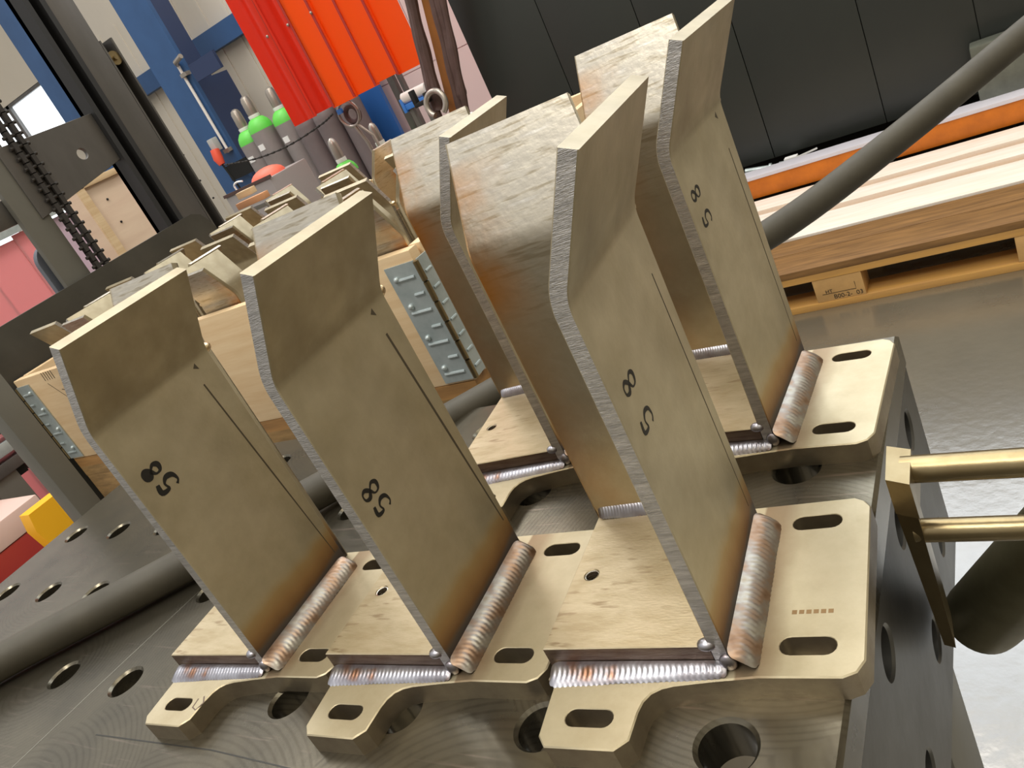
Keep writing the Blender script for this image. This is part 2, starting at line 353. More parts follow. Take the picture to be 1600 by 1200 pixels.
def translucent(name, col, tr=.6):
    M = bpy.data.materials.new(name); M.use_nodes = True; N = M.node_tree.nodes; L = M.node_tree.links
    b = N['Principled BSDF']; b.inputs['Base Color'].default_value = (*col, 1); b.inputs['Roughness'].default_value = .3
    tl = N.new('ShaderNodeBsdfTranslucent'); tl.inputs[0].default_value = (*col, 1)
    ms = N.new('ShaderNodeMixShader'); ms.inputs[0].default_value = tr
    L.new(b.outputs[0], ms.inputs[1]); L.new(tl.outputs[0], ms.inputs[2]); L.new(ms.outputs[0], N['Material Output'].inputs[0]); return M
M_curt = translucent('red_welding_curtain', (1.0, .17, .012), .55)
M_curtd = translucent('red_welding_curtain_fold', (.85, .05, .02), .4)
M_pinkc = translucent('pale_pink_strip', (.90, .42, .44), .5)
M_lilc = translucent('pale_lilac_strip', (.70, .58, .66), .5)
# ------------------------------------------------------------------ the room shell
FZ = -850
struct('floor', MB().box((-16000, -5000, FZ-50), (6000, 6400, FZ)), M_floor)
ribs = MB().box((-16000, 6300, FZ), (4000, 6400, 5200))
for i in range(60): ribs.box((-15500+i*250, 6288, FZ), (-15500+i*250+60, 6300, 5200))
WX0, WX1 = -10400, -8990
wall = MB()
wz0, wz1 = 1300, 1960
for a, b in (((-16000, 6300, 1960), (4000, 6400, 6600)), ((-8985, 6300, FZ), (4000, 6400, 1960)), ((-16000, 6300, 1010), (-8985, 6400, 1290)), ((-16000, 6300, FZ), (-8985, 6400, -400)), ((-16000, 6300, 1290), (-11200, 6400, 1960))): wall.box(a, b)
for i in range(28):
    x = -8900+i*300
    wall.box((x, 6290, FZ), (x+40, 6300, 1960))
struct('wall_back', wall, M_cream)
wn = MB().box((-11200, 6360, 1290), (-8985, 6380, 1960))
w1 = struct('window_1', wn, M_sky)
fr = MB().box((-11200, 6300, 1285), (-8985, 6345, 1325)).box((-11200, 6300, 1925), (-8985, 6345, 1965)).box((-9860, 6300, 1290), (-9800, 6345, 1960))
fr.build('window_frame', M_mast, w1)
w2 = struct('window_2', MB().box((-16000, 6360, -400), (-8985, 6380, 1010)), M_sky)
f2 = MB()
for x in (-12600, -11300, -10050): f2.box((x, 6300, -400), (x+70, 6345, 1010))
f2.box((-16000, 6300, 480), (-8985, 6345, 540))
f2.build('window_frame', M_cream, w2)
w3 = struct('added_glare_window', MB().box((-2600, 6270, 3000), (3200, 6286, 6400)), mat('added_glare_light', (1, 1, 1), .5, emit=((.82, .91, 1.0), 3.4)))  # unseen glowing pane, added and sized to put glare on the floor
f3 = MB()
for i in range(7): f3.box((-2620+i*960, 6240, 2960), (-2570+i*960, 6269, 6440))
f3.box((-2620, 6240, 2950), (3220, 6269, 3000)).box((-2620, 6240, 6400), (3220, 6269, 6450)); f3.build('window_frame', M_grey, w3)  # frame bars of the added glare pane
# pinkish partition beside the dark machine
px0 = at(655, 60, 1, 5600).x; px1 = at(800, 120, 1, 5600).x
pw = MB(); xw = -4400
for i in range(4):
    for z in range(5): pw.box((xw+i*820, 5600, FZ+z*560), (xw+i*820+812, 5660, FZ+z*560+553))
pw.box((xw, 5610, FZ), (xw+3280, 5655, FZ+2800))
struct('wall_right', pw, M_pink)
# blue columns and rail on the back wall
def hcol(name, u0, u1, um, Y, label, x_off=0):
    a = at(u0, 0, 1, Y).x; b_ = at(u1, 0, 1, Y).x; mm = at(um, 0, 1, Y).x
    o = thing(name, ((a+mm)/2, Y, FZ), label, 'column', 'blue steel columns'); cx = (a+mm)/2
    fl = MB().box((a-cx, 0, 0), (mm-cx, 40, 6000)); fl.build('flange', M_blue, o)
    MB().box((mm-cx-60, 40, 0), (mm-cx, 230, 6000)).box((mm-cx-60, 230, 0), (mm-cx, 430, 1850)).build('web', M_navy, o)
    return o
hcol('steel_column', -25, 40, 14, 5400, 'wide blue steel column between the bright window and the lift mast')
hcol('steel_column', 170, 262, 228, 5400, 'blue steel column behind the gas cylinders, with a socket box on it')
rl = MB().box((-9000, 6180, 1230), (-3500, 6290, 1420)); rl = rl.build('horizontal_rail', M_blue); tag(rl, 'horizontal blue steel rail running along the cream back wall', 'rail')
cc = thing('steel_column', (-4150, 5450, FZ), 'bright blue steel column below the red welding curtain', 'column')
MB().box((-330, 0, 0), (130, 40, 3000)).build('flange', mat('mid_blue_paint', (.03, .13, .42), .4), cc)
MB().box((-150, -12, 0), (-130, 0, 3000)).build('seam_strip', M_bblue, cc)
# ------------------------------------------------------------------ welding table
T = thing('welding_table', (-400, -100, 0), 'dark steel welding table with a grid of round clamping holes', 'table')
ox, oy = -400, -100
outer = [(-500, -500), (500, -500), (500, 500), (-500, 500)]
hol = []
for i in range(10):
    for j in range(10):
        hol.append(circ(-450+i*100, -450+j*100, 13.6, 40))
mb = MB(); mb.plate(outer, hol, -25, 0, 2.2, 2.0)
# worn edge chamfer gets its own colour
mb.build('table_top', M_table, T)
ribbon([(-92, 67, .02), (-80, 160, .02), (-67, 248, .02)], 1.1, .1, (0, 0, 1)).build('scratch_mark', M_tedge, T)
ribbon([tuple(at(150, 1148, 2, .02)+Vector((400, 100, 0))), tuple(at(330, 1172, 2, .02)+Vector((400, 100, 0))), tuple(at(500, 1212, 2, .02)+Vector((400, 100, 0)))], 1.0, .1, (0, 0, 1)).build('scratch_mark', M_thole, T)
def skirt(side):
    hs = []
    for i in range(10):
        for z in (-50, -150): hs.append(circ(-450+i*100, z, 13.6, 36))
    o_ = [(-499, -200), (499, -200), (499, -25.2), (-499, -25.2)]
    M = {'r': frame((475, 0, 0), (0, 1, 0), (0, 0, 1), (1, 0, 0)), 'b': frame((0, 475, 0), (-1, 0, 0), (0, 0, 1), (0, 1, 0)),
         'l': frame((-475, 0, 0), (0, -1, 0), (0, 0, 1), (-1, 0, 0)), 'f': frame((0, -475, 0), (1, 0, 0), (0, 0, 1), (0, -1, 0))}[side]
    q = MB(); q.plate(o_ if side in 'rl' else [(-474.8, -200), (474.8, -200), (474.8, -25.2), (-474.8, -25.2)], hs if side in 'rl' else hs[2:-2], 0, 24.4, 1.2, 1.6, M=M)
    q.build('side_panel', M_tside, T)
for s_ in 'rbl': skirt(s_)
for sx, sy in ((1, 1), (-1, 1), (1, -1), (-1, -1)):
    lg = MB().box((sx*430-45, sy*430-45, FZ+8), (sx*430+45, sy*430+45, -25.2), c=4)
    lg.prism([(sx*430-45, sy*430-44, -200), (sx*430+45, sy*430-44, -200), (sx*430, sy*430-44, -420)], (0, 88, 0))
    lg.box((sx*430-60, sy*430-60, FZ), (sx*430+60, sy*430+60, FZ+10)); lg.build('leg', M_grey, T)
# ------------------------------------------------------------------ welded bracket
T1, T2 = 14.2, 27.2; HB = 211.6; HT = 263.1; FX = 27.8; TS = 8.; WD = 102.
def bead(A0, A1, B0, B1, bulge, name_seed=0, pitch=2.3, amp=.38, ends=True, chev=1.6):
    """rippled weld between edge line A (A0->A1) and edge line B (B0->B1)"""
    rnd = random.Random(name_seed); A0, A1, B0, B1 = map(Vector, (A0, A1, B0, B1)); Ln = (A1-A0).length
    n = int(Ln/.6); K = 9; vs_ = []; out = Vector(bulge)
    wob = [rnd.uniform(-1, 1) for _ in range(12)]
    for i in range(n+1):
        t = i/n; a = A0.lerp(A1, t); b = B0.lerp(B1, t)
        wv = .5*math.sin(t*9+wob[0]*3)+.35*math.sin(t*23+wob[1]*3)
        e = 1.
        if ends:
            d = min(t, 1-t)*Ln; e = math.sqrt(max(0., 1-max(0., 1-d/5.)**2)); e = max(e, .12)
        for k in range(K+1):
            q = k/K; bul = math.sin(math.pi*q)
            ph = (t*Ln - chev*(1-(2*q-1)**2))/pitch*2*math.pi
            p = a.lerp(b, .5+(q-.5)*(.55+.45*e) )+out*(bul*e*(1+.12*wv))
            nn = out.normalized()*amp*(math.sin(ph)*.5+.5)*bul**.5*e
            if 0 < k < K: p = p+nn
            elif k == K: p = p+(b-a).normalized()*(.5*wv*.8+.25*math.sin(ph))
            vs_.append(tuple(p))
    for p_ in (A0, A1): pass
    fs = [(i*(K+1)+k, i*(K+1)+k+1, (i+1)*(K+1)+k+1, (i+1)*(K+1)+k) for i in range(n) for k in range(K)]
    o = len(vs_); vs_ += [tuple(v) for v in (Vector(vs_[0])-out*.3, Vector(vs_[K])-out*.3, Vector(vs_[n*(K+1)])-out*.3, Vector(vs_[n*(K+1)+K])-out*.3)]
    fs += [tuple(range(K, -1, -1)), tuple(n*(K+1)+k for k in range(K+1))]
    fs += [(K, o-(K+1)+K, o-(K+1), 0)]
    return MB().add(vs_, fs)
def blob(c, r, seed=0):
    bm = bmesh.new(); bmesh.ops.create_uvsphere(bm, u_segments=16, v_segments=10, radius=1)
    for v in bm.verts: v.co = Vector((c[0]+v.co.x*r[0], c[1]+v.co.y*r[1], c[2]+v.co.z*r[2]))
    return MB().bm(bm)
def bent_profile(side):
    """(offset, height) pairs of outer skin with bend radius, then inner skin"""
    ang = math.atan2(FX, HT-HB); R_ = 26; tl = R_*math.tan(ang/2); n = 7
    o_ = [(0, T1)]
    c = (R_, HB-tl)
    for i in range(n+1):
        a = math.pi-ang*i/n; o_.append((c[0]+R_*math.cos(a), c[1]+R_*math.sin(a)))
    o_.append((FX, HT))
    i_ = [(0-TS, T1)]
    for i in range(n+1):
        a = math.pi-ang*i/n; i_.append((c[0]+(R_+TS)*math.cos(a), c[1]+(R_+TS)*math.sin(a)))
    i_.append((FX-TS*math.cos(ang), HT+TS*math.sin(ang)*.9))
    return o_, i_
def curved_plate(loopfn, d0, d1f):
    pass
def side_plate():
    o_, i_ = bent_profile(0); k = len(o_); mb = MB()
    # bevelled slab: rings across the width
    ys = [(0, .5), (.5, 0), (WD-.5, 0), (WD, .5)]
    vs_ = []
    for y, ins in ys:
        for (x, z), (xi, zi) in zip(o_, i_):
            d = Vector((xi-x, zi-z)).normalized()*ins; vs_.append((x+d.x, y, z+d.y))
        for (x, z), (xi, zi) in list(zip(o_, i_))[::-1]:
            d = Vector((x-xi, z-zi)).normalized()*ins; vs_.append((xi+d.x, y, zi+d.y))
    n = 2*k; fs = []; mi = []
    for r in range(3):
        for j in range(n):
            q = (j+1) % n; fs.append((r*n+j, (r+1)*n+j, (r+1)*n+q, r*n+q)); mi.append(0)
    for j in range(k-1):
        fs.append((j, j+1, n-2-j, n-1-j)); mi.append(1)
        b0 = 3*n; fs.append((b0+j, b0+n-1-j, b0+n-2-j, b0+j+1)); mi.append(1)
    mb.v = vs_; mb.f = fs; mb.m = mi; return mb
def rear_plate():
    o_, i_ = bent_profile(0); k = len(o_); Y0 = 106.5
    # here the concave skin (o_) faces the front (-Y) and the flare leans to +Y
    mb = MB(); vs_ = []
    def xr(z):  return -9. if z < HB-8 else -9.-(z-HB+8)/(HT-HB+8)*14.
    for ed, ins in ((0, .5), (1, 0), (2, 0), (3, .5)):
        ring = [(x, z, d) for (x, z), (xi, zi) in zip(o_, i_) for d in [Vector((xi-x, zi-z)).normalized()*ins]]
        rng2 = [(xi, zi, d) for (x, z), (xi, zi) in list(zip(o_, i_))[::-1] for d in [Vector((x-xi, z-zi)).normalized()*ins]]
        for (x, z, d) in ring+rng2:
            X = {0: -99.2, 1: -98.7, 2: xr(z)-.5, 3: xr(z)}[ed]
            zz = z if z < HT-.1 else z+3.5
            zz = T2+0.3 if z <= T1+.1 and False else zz
            vs_.append((X, Y0+(x+d.x)*1.04, zz+d.y))
    n = 2*k; fs = []; mi = []
    for r in range(3):
        for j in range(n):
            q = (j+1) % n; fs.append((r*n+j, r*n+q, (r+1)*n+q, (r+1)*n+j)); mi.append(0)
    for j in range(k-1):
        fs.append((j, n-1-j, n-2-j, j+1)); mi.append(1)
        b0 = 3*n; fs.append((b0+j, b0+j+1, b0+n-2-j, b0+n-1-j)); mi.append(1)
    # inner skin of this plate sits behind: shift so the front skin is at Y0
    mb.v = [(x, 2*Y0-y if False else y, z) for x, y, z in vs_]; mb.f = fs; mb.m = mi
    # bent_profile puts the second skin at -TS (towards the front); mirror thickness to the back
    v2 = []
    nn = 2*k
    for idx, (x, y, z) in enumerate(mb.v):
        j = idx % nn
        if j >= k:
            jo = nn-1-j; f = mb.v[(idx//nn)*nn+jo]; dy, dz = y-f[1], z-f[2]
            v2.append((x, f[1]-dy*.72, f[2]-dz*.65))
        else: v2.append((x, y, z))
    mb.v = v2; return mb
PR = {}
def sidemat(q):
    for i, f in enumerate(q.f):
        zs_ = [q.v[k][2] for k in f]
        if max(zs_)-min(zs_) > 2: q.m[i] = 1
    return q
def proto():
    base = [(12, -6.5), (49, -6.5), (55, -3.5), (58.4, 3), (58.4, 106), (55, 111.5), (50, 114.6), (-98.5, 114.6), (-98.5, -8), (-93.5, -12), (-91.3, -42), (-86, -48), (-49, -48), (-42.6, -42)]
    base += [(-42, -27), (-40.8, -21), (-38, -16.4), (-33.5, -13.4), (-27.6, -11.6), (-10, -9)]
    hs = [slot(33, 11.6, 26, 10.8), slot(31.2, 97.3, 26, 10.8), slot(-66.8, -31, 26, 10.2)]
    PR['base_plate'] = (sidemat(MB().plate(base, hs, 0, T1, .7, .35)), [M_base, M_baseedge])
    blk = sidemat(MB().plate([(-99, .3), (-TS-.1, .3), (-TS-.1, 107.8), (-99, 107.8)], [circ(-87, 54, 4.4, 22)], T1+.05, T2, .6, .5))
    PR['spacer_block'] = (blk, [M_block, M_blockside])
    th = MB()
    for i in range(6):
        z = T2-1.2-i*1.6; th.tube([(-87+4.1*math.cos(a*.4), 54+4.1*math.sin(a*.4), z+a*.04) for a in range(17)], .45, 5)
    PR['thread'] = (th, M_thread)
    PR['side_plate'] = (side_plate(), [M_side, M_cut])
    PR['rear_plate'] = (rear_plate(), [M_rear, M_side])
    # welds
    PR['side_weld'] = (bead((.1, -3, T1+10.5), (.1, 99, T1+10.5), (12.3, -3, T1+.1), (12.3, 99, T1+.1), (.9, 0, 1.1), 3, pitch=3.3, chev=4.6, amp=.42), M_bead)
    PR['front_weld'] = (bead((-97, -.1, T1+4), (-2, -.1, T1+4), (-96, -13.6, T1+.1), (-2, -7.6, T1+.1), (0, -.6, 1.0), 5, pitch=3.0, amp=.42, chev=5.), M_beadb)
    PR['rear_weld'] = (bead((-97, 107.9, T2+8), (-9, 107.9, T2+8), (-97, 102.5, T2+.1), (-9, 102.5, T2+.1), (0, -.5, .9), 8, pitch=2.0, amp=.2), M_beadb)
    PR['corner_weld'] = (MB().tube([(-8.6, 103.5, z) for z in range(18, 208, 10)], [2.8+.3*math.sin(i*2.1) for i in range(19)], 10), M_rear)
    PR['tack_weld'] = (blob((-9, 1.2, T2+.2), (4.6, 3.6, 3.0)), M_beadb)
    PR['bend_weld'] = (blob((-4.5, 103.4, 210), (4.2, 6.0, 4.0)), mat('bright_tack', (.72, .58, .38), .3, 1.))
    PR['edge_weld'] = (blob((-1, -1.4, T1+4.0), (4.2, 2.6, 5.0)), M_beadb)
    for k_ in list(PR):
        b_, mt = PR[k_]; o = b_.build(k_, mt); PR[k_] = o.data; bpy.data.objects.remove(o)
proto()
SPL = {'front_weld': 'silvery blue rippled weld', 'side_weld': 'straw and copper coloured rippled weld'}
def bracket(x, y, rz, label, group, z=0.):
    o = thing('welded_bracket', (x, y, z), label, 'bracket', group, rz)
    for k_, me in PR.items():
        if k_ == 'thread': continue
        c = bpy.data.objects.new(k_, me); C.objects.link(c); c.parent = o
        if k_ in SPL: c['label'] = SPL[k_]
        if k_ == 'spacer_block':
            t = bpy.data.objects.new('thread', PR['thread']); C.objects.link(t); t.parent = c
    return o
GB = 'steel brackets standing on the welding table'
fb = {}
fb[3] = bracket(50.96, 82.665, .064, 'bare steel bracket nearest the camera, front right corner of the table, marked 58', GB)
fb[2] = bracket(-109, 69.687, .043, 'middle of the three bare steel brackets in the front row, marked 58', GB)
fb[1] = bracket(-268.6, 61.584, .052, 'leftmost bare steel bracket of the front row, marked 58 in smeared ink', GB)
fb[5] = bracket(40.45, 259.05, -.043, 'rear right bare steel bracket by the far corner of the table, marked 58', GB)
fb[4] = bracket(-117.37, 264.4, .089, 'rear left bare steel bracket with rust streaks, half hidden behind the nearest one', GB)
FIVE = [(0, 9), (0, 3.6), (.2, 3.2), (5, 2.6), (6.4, 5.5), (6.6, 8), (5.6, 10.6), (3, 12), (1.6, 11)]
FIVE = [(7, 1), (2.2, .6), (1.6, 5.4), (5, 4.8), (7.4, 7.4), (6.4, 11.2), (2.6, 12.6), (.6, 10.8)]
EIGHT = [(4, 6.2), (1.6, 4.2), (2.4, 1.2), (5.4, .8), (6.6, 3.2), (4.4, 6.2), (1.4, 8.6), (1.8, 11.8), (5.2, 12.4), (6.8, 9.4), (4.2, 6.3)]
def mark58(k, z5, y5, z8, y8, s5=1.1, s8=1., wd=2.0, blot=False):
    for nm, pts, zz, yy, sc in (('five', FIVE, z5, y5, s5), ('eight', EIGHT, z8, y8, s8)):
        # glyph right = +z, glyph up = -y  (text runs up the plate)
        P = smoothpath([(.05, yy+q[1]*sc, zz+q[0]*sc) for q in pts], 5)
        r = ribbon(P, [wd*(.8+.35*math.sin(i*.35)) for i in range(len(P))], .12, (1, 0, 0))
        r.build('handwritten_digit', M_ink, fb[k])
        if blot and nm == 'eight': blob((.0, yy+4, zz+4), (.2, 3.6, 3.2)).build('ink_blot', M_ink, fb[k])
mark58(3, 137, 14, 157, 12.5, 1.15, 1.15, 1.9)
mark58(2, 118, 11, 129, 8.5, 1.05, 1.1, 2.2)
mark58(1, 153, 13, 166, 9, 1.2, 1.1, 3.2, True)
mark58(5, 160, 11.5, 177, 8, 1.1, 1.1, 1.8)
for k_, (ya, za, yb, zb, wa) in {3: (90, 180, 93.5, 33, .8), 2: (87.5, 190, 97.5, 42, 1.7), 1: (84, 192, 96, 30, 1.2), 5: (89, 182, 93, 35, .9), 4: (89, 182, 93, 35, .9)}.items():
    ribbon([(.02, ya, za), (.02, (ya+yb)/2, (za+zb)/2), (.02, yb, zb)], [wa, wa, wa*.5], .1, (1, 0, 0)).build('scribed_line', M_scribe, fb[k_])
for k_ in (1, 2, 5):
    MB().prism([(.02, 84, 204.5), (.02, 88, 202), (.02, 87, 207)], (.1, 0, 0)).build('punch_mark', M_scribe, fb[k_])
for k_ in (3, 4, 5):      # dashed press mark across the rear plate below its bend
    ribbon([(-98, 107.95, 186), (-60, 107.95, 187), (-8, 107.95, 189)], .8, .1, (0, -1, 0)).build('press_mark', M_scribe, fb[k_])
# stamped numbers on the nearest bracket and pencil box on a tongue
sg = MB()
for i in range(6): sg.box((24+i*3.4, 31+.1*(i % 2), T1), (26.4+i*3.4, 33.6, T1+.08))
sg.build('stamped_number', mat('rusty_stamp', (.30, .19, .09), .6, .5), fb[3])
r = ribbon([(-46, -24, T1), (-42.5+1, -29, T1), (-44, -35, T1), (-49, -33, T1), (-50, -26, T1)], 1.1, .1, (0, 0, 1)); r.build('marker_stroke', mat('brown_ink', (.12, .08, .06), .6), fb[1])
# ------------------------------------------------------------------ hose across the table
P = [at(-120, 1108, 2, 17.5), at(0, 1035, 2, 17.5), at(140, 961, 2, 17.5), at(280, 887, 2, 17.5), at(520, 755, 2, 18), atz(750, 628, 832), atz(980, 492, 872), atz(1215, 357, 900), atz(1400, 218, 915), atz(1600, 53, 925), atz(1760, -80, 935)]
hs_ = MB().tube(smoothpath(P, 8), 16.5, 24)
hs_ = hs_.build('rubber_hose', M_hose); tag(hs_, 'thick black rubber hose lying across the table and rising to the upper right', 'hose')
# ------------------------------------------------------------------ fixture on the table side with two rods
F = thing('side_clamp', (101, 190, 0), 'bronze toned steel clamp plate with two round rods on the right side of the table', 'clamp')
M = Matrix.Rotation(math.radians(0), 4, 'Z')
pa = [at(1385, 697, 2, 40), at(1423, 702, 2, 40), at(1421, 757, 2, 40), at(1383, 750, 2, 40)]
pa = [p-Vector((101, 190, 0)) for p in pa]
hd = MB().prism([tuple(p) for p in pa], (0, 0, -22)); hd.build('head', M_brass, F)
o_ = Vector((101, 190, 0))
tb = [Vector((113, 193, 20)), Vector((124.5, 188, 20)), Vector((122.5, 192, -92)), Vector((116.5, 194, -92))]
MB().prism([tuple(p-o_) for p in tb], (-3, 26, 0)).build('plate', M_brass, F)
for (u0, v0), (u1, v1), rr in (((1410, 734), (1640, 720), 7.2), ((1430, 829), (1640, 823), 6.4)):
    a = at(u0, v0, 1, 196); z = a.z; b_ = a+Vector((260, 0, 0))
    # follow the seen direction inside the horizontal plane
    b_ = at(u1, v1, 2, z) ; d = (b_-a); d = d.normalized()*260
    o = Vector((101, 190, 0)); rd = MB().tube([a-o, a+d-o], rr, 18); q = a+d*.66
    rd.tube([a+d*.60-o, a+d*.66-o, a+d*1.0-o], [rr, rr*1.35, rr*1.35], 18) if v0 < 800 else None
    rd.build('rod', M_brass, F)
a = atz(1532, 968, 540); b_ = atz(1760, 745, 390)
pipe = MB().tube([a, a.lerp(b_, .04), b_], [23.4, 24, 24], 36); pipe = pipe.build('steel_pipe', M_olive); tag(pipe, 'thick dark olive steel pipe end sticking in from the right edge beside the table', 'pipe')
# ------------------------------------------------------------------ wooden crate behind the table, on its pallet
CX0, CX1, CY0, CY1, CZ0, CZ1 = -1540, -452, 612, 1412, -75, 121
cr = thing('pallet_collar_crate', ((CX0+CX1)/2, (CY0+CY1)/2, CZ0), 'pale pine collar crate with galvanised corner hinges, filled with steel brackets', 'crate')
ocr = Vector(((CX0+CX1)/2, (CY0+CY1)/2, CZ0))
def cb(a, b): return tuple(Vector(a)-ocr), tuple(Vector(b)-ocr)
mfr = MB(); mfr.box(*cb((CX0+3, CY0, CZ0), (CX1-2, CY0+20, CZ1)), c=2.5); mfr.build('front_board', M_wood, cr)
MB().box(*cb((CX0+3, CY1-20, CZ0), (CX1-3, CY1, CZ1)), c=2.5).build('back_board', M_wood, cr)
MB().box(*cb((CX1-20, CY0+24, CZ0), (CX1, CY1-22, CZ1)), c=2.5).build('side_board', M_wood, cr)
MB().box(*cb((CX0, CY0+24, CZ0), (CX0+20, CY1-22, CZ1)), c=2.5).build('side_board', M_wood, cr)
# grain ends seen at the near corner
def hinge(cx, cy, sx):
    o = bpy.data.objects.new('corner_hinge', None)
    h = MB(); c = Vector((cx, cy, 0))-ocr; zt = CZ1-ocr.z-14; zb = CZ0-ocr.z+4
    h.box((c.x-sx*52 if sx > 0 else c.x+2, c.y-2.4, zb), (c.x-2 if sx > 0 else c.x+52, c.y-.2, zt))
    x0, x1 = (c.x+.2, c.x+2.4) if sx > 0 else (c.x-2.4, c.x-.2)
    h.box((x0, c.y+2, zb), (x1, c.y+96, zt))
    for i in range(7):     # pressed ribs
        z = zb+14+i*24
        h.tube([(c.x-sx*44, c.y-2.6, z), (c.x-sx*10, c.y-2.6, z)], 2.4, 8) if i % 2 == 0 else h.tube([(c.x-sx*24, c.y-2.6, z), (c.x-sx*8, c.y-2.6, z)], 2.4, 8)
        h.tube([(x1 if sx > 0 else x0, c.y+6, z), (x1 if sx > 0 else x0, c.y+20, z)], 2.0, 8)
    ob = h.build('corner_hinge', M_galv, cr)
    pn = MB()
    for i in range(6): pn.tube([(c.x+sx*1.5, c.y-1.5, zb+i*(zt-zb)/6+1), (c.x+sx*1.5, c.y-1.5, zb+(i+1)*(zt-zb)/6-1.5)], 4.0, 12)
    pn.build('hinge_pin', M_brass, ob)
    rv = MB()
    for z in (zb+24, zb+72, zb+120, zb+160):
        for xx in (c.x-sx*40,): rv.add(*sph((xx, c.y-3, z), 4.5))
        rv.add(*sph((x1 if sx > 0 else x0, c.y+38, z), 4.5))
    rv.build('rivets', M_galv, ob)
def sph(c, r):
    bm = bmesh.new(); bmesh.ops.create_uvsphere(bm, u_segments=10, v_segments=7, radius=r)
    v = [(x.co.x+c[0], x.co.y+c[1], x.co.z+c[2]) for x in bm.verts]; bm.verts.ensure_lookup_table(); f = [[q.index for q in g.verts] for g in bm.faces]; bm.free(); return v, f
hinge(CX1, CY0, 1); hinge(CX0, CY0, -1)
# pencilled tally on the front board
tl = MB()
for i in range(5): tl.box((CX0+120+i*9-ocr.x, -400.4, 118), (CX0+122+i*9-ocr.x, -399.9, 134))
scr = MB()
for i in range(5):
    pts = smoothpath([(CX0+118+i*9-ocr.x, CY0-ocr.y-.3, 118+60), (CX0+120+i*9-ocr.x, CY0-ocr.y-.3, 136+60)], 2); r_ = ribbon(pts, 1.8, .2, (0, -1, 0)); scr.add(r_.v, r_.f)
for j, n_ in ((0, 9), (1, 5)):
    x = CX0+150-ocr.x; z = 150-j*12; pts = []
    rnd = random.Random(j)
    for i in range(n_): pts += [(x+i*9, CY0-ocr.y-.3, z+rnd.uniform(-4, 4)), (x+i*9+4, CY0-ocr.y-.3, z+rnd.uniform(-4, 4))]
    r_ = ribbon(smoothpath(pts, 3), 1.5, .2, (0, -1, 0)); scr.add(r_.v, r_.f)
r_ = ribbon([(CX0+118-ocr.x, CY0-ocr.y-.3, 172), (CX0+150-ocr.x, CY0-ocr.y-.3, 135), (CX0+240-ocr.x, CY0-ocr.y-.3, 132), (CX0+240-ocr.x, CY0-ocr.y-.3, 142)], 1.3, .2, (0, -1, 0)); scr.add(r_.v, r_.f)
scr.build('pencil_writing', mat('pencil', (.10, .07, .05), .7), cr)
pl = thing('pallet', ((CX0+CX1)/2, (CY0+CY1)/2, -219), 'brown timber pallet carrying the pine crate behind the table', 'pallet')
MB().box((-539, -400, 122), (539, 400, 143.5)).build('deck', M_pallet, pl)
for x in (-539, -60, 399):
    for y in (-400, -60, 300): MB().box((x, y, 22), (x+140, y+100, 100), c=2).build('block', M_brownw, pl)
MB().box((-539, -400, 100), (539, -300, 122)).box((-539, -60, 100), (539, 40, 122)).box((-539, 300, 100), (539, 400, 122)).build('stringer', M_brownw, pl)
MB().box((-539, -400, 0), (539, -300, 22)).box((-539, -60, 0), (539, 40, 22)).box((-539, 300, 0), (539, 400, 22)).build('bottom_board', M_brownw, pl)
# brackets inside: pairs back to back, rows going away
GC = 'steel brackets packed in the pine crate'
rows = [694, 886, 1078, 1270]; rn = ['front', 'second', 'third', 'rear']
cols = [(-1470, 0), (-1269, 1), (-1122, 0), (-921, 1), (-774, 0), (-573, 1)]; cn = ['leftmost', 'second from left', 'third from left', 'third from right', 'second from right', 'rightmost']
for r_, oy_ in enumerate(rows):
    for c_, (ox_, k_) in enumerate(cols):
        if r_ == 3 and c_ > 2 or r_ == 2 and c_ > 4: continue
        dx = 0; a_ = math.radians(random.uniform(-.3, .3))
        lb = 'crate bracket, %s row, %s, ' % (rn[r_], cn[c_])
        if k_ == 0: bracket(ox_+dx, oy_, -math.pi/2+a_, lb+'side plate facing the camera', GC, CZ0+.2)
        else: bracket(ox_+dx, oy_+57, math.pi+a_, lb+'flared plate leaning to the camera', GC, CZ0+.2)
# ------------------------------------------------------------------ pallet stacker left of the crate
X0 = -1565
K = thing('pallet_stacker', (X0-80, 1030, FZ), 'dark steel pallet stacker with mast channels, chain and crossbeam left of the crate', 'lift truck')
ok = Vector((X0-80, 1030, FZ))
def kb(a, b, c=0): return MB().box(tuple(Vector(a)-ok), tuple(Vector(b)-ok), c=c)
zpl = 224
ol = [(560, -200), (1262, -200), (1290, 150), (1278, 196), (1262, 222), (1236, 234), (560, 220)]
MB().prism([tuple(Vector((X0-12, y, z))-ok) for y, z in ol], (12, 0, 0)).build('carriage_plate', mat('carriage_dark_steel', (.105, .10, .088), .4, .6, noise=.25, nscale=8), K)
def channel(y0, y1, x0, x1, z0, z1, t=14, side=1):
    q = kb((x0, y0, z0), (x0+t, y1, z1)); w_ = (y1-t, y1) if side > 0 else (y0, y0+t)
    q2 = kb((x0, y0, z0), (x1, y0+t, z1)); q3 = kb((x0, y1-t, z0), (x1, y1, z1))
    q.add(q2.v, q2.f); q.add(q3.v, q3.f); return q
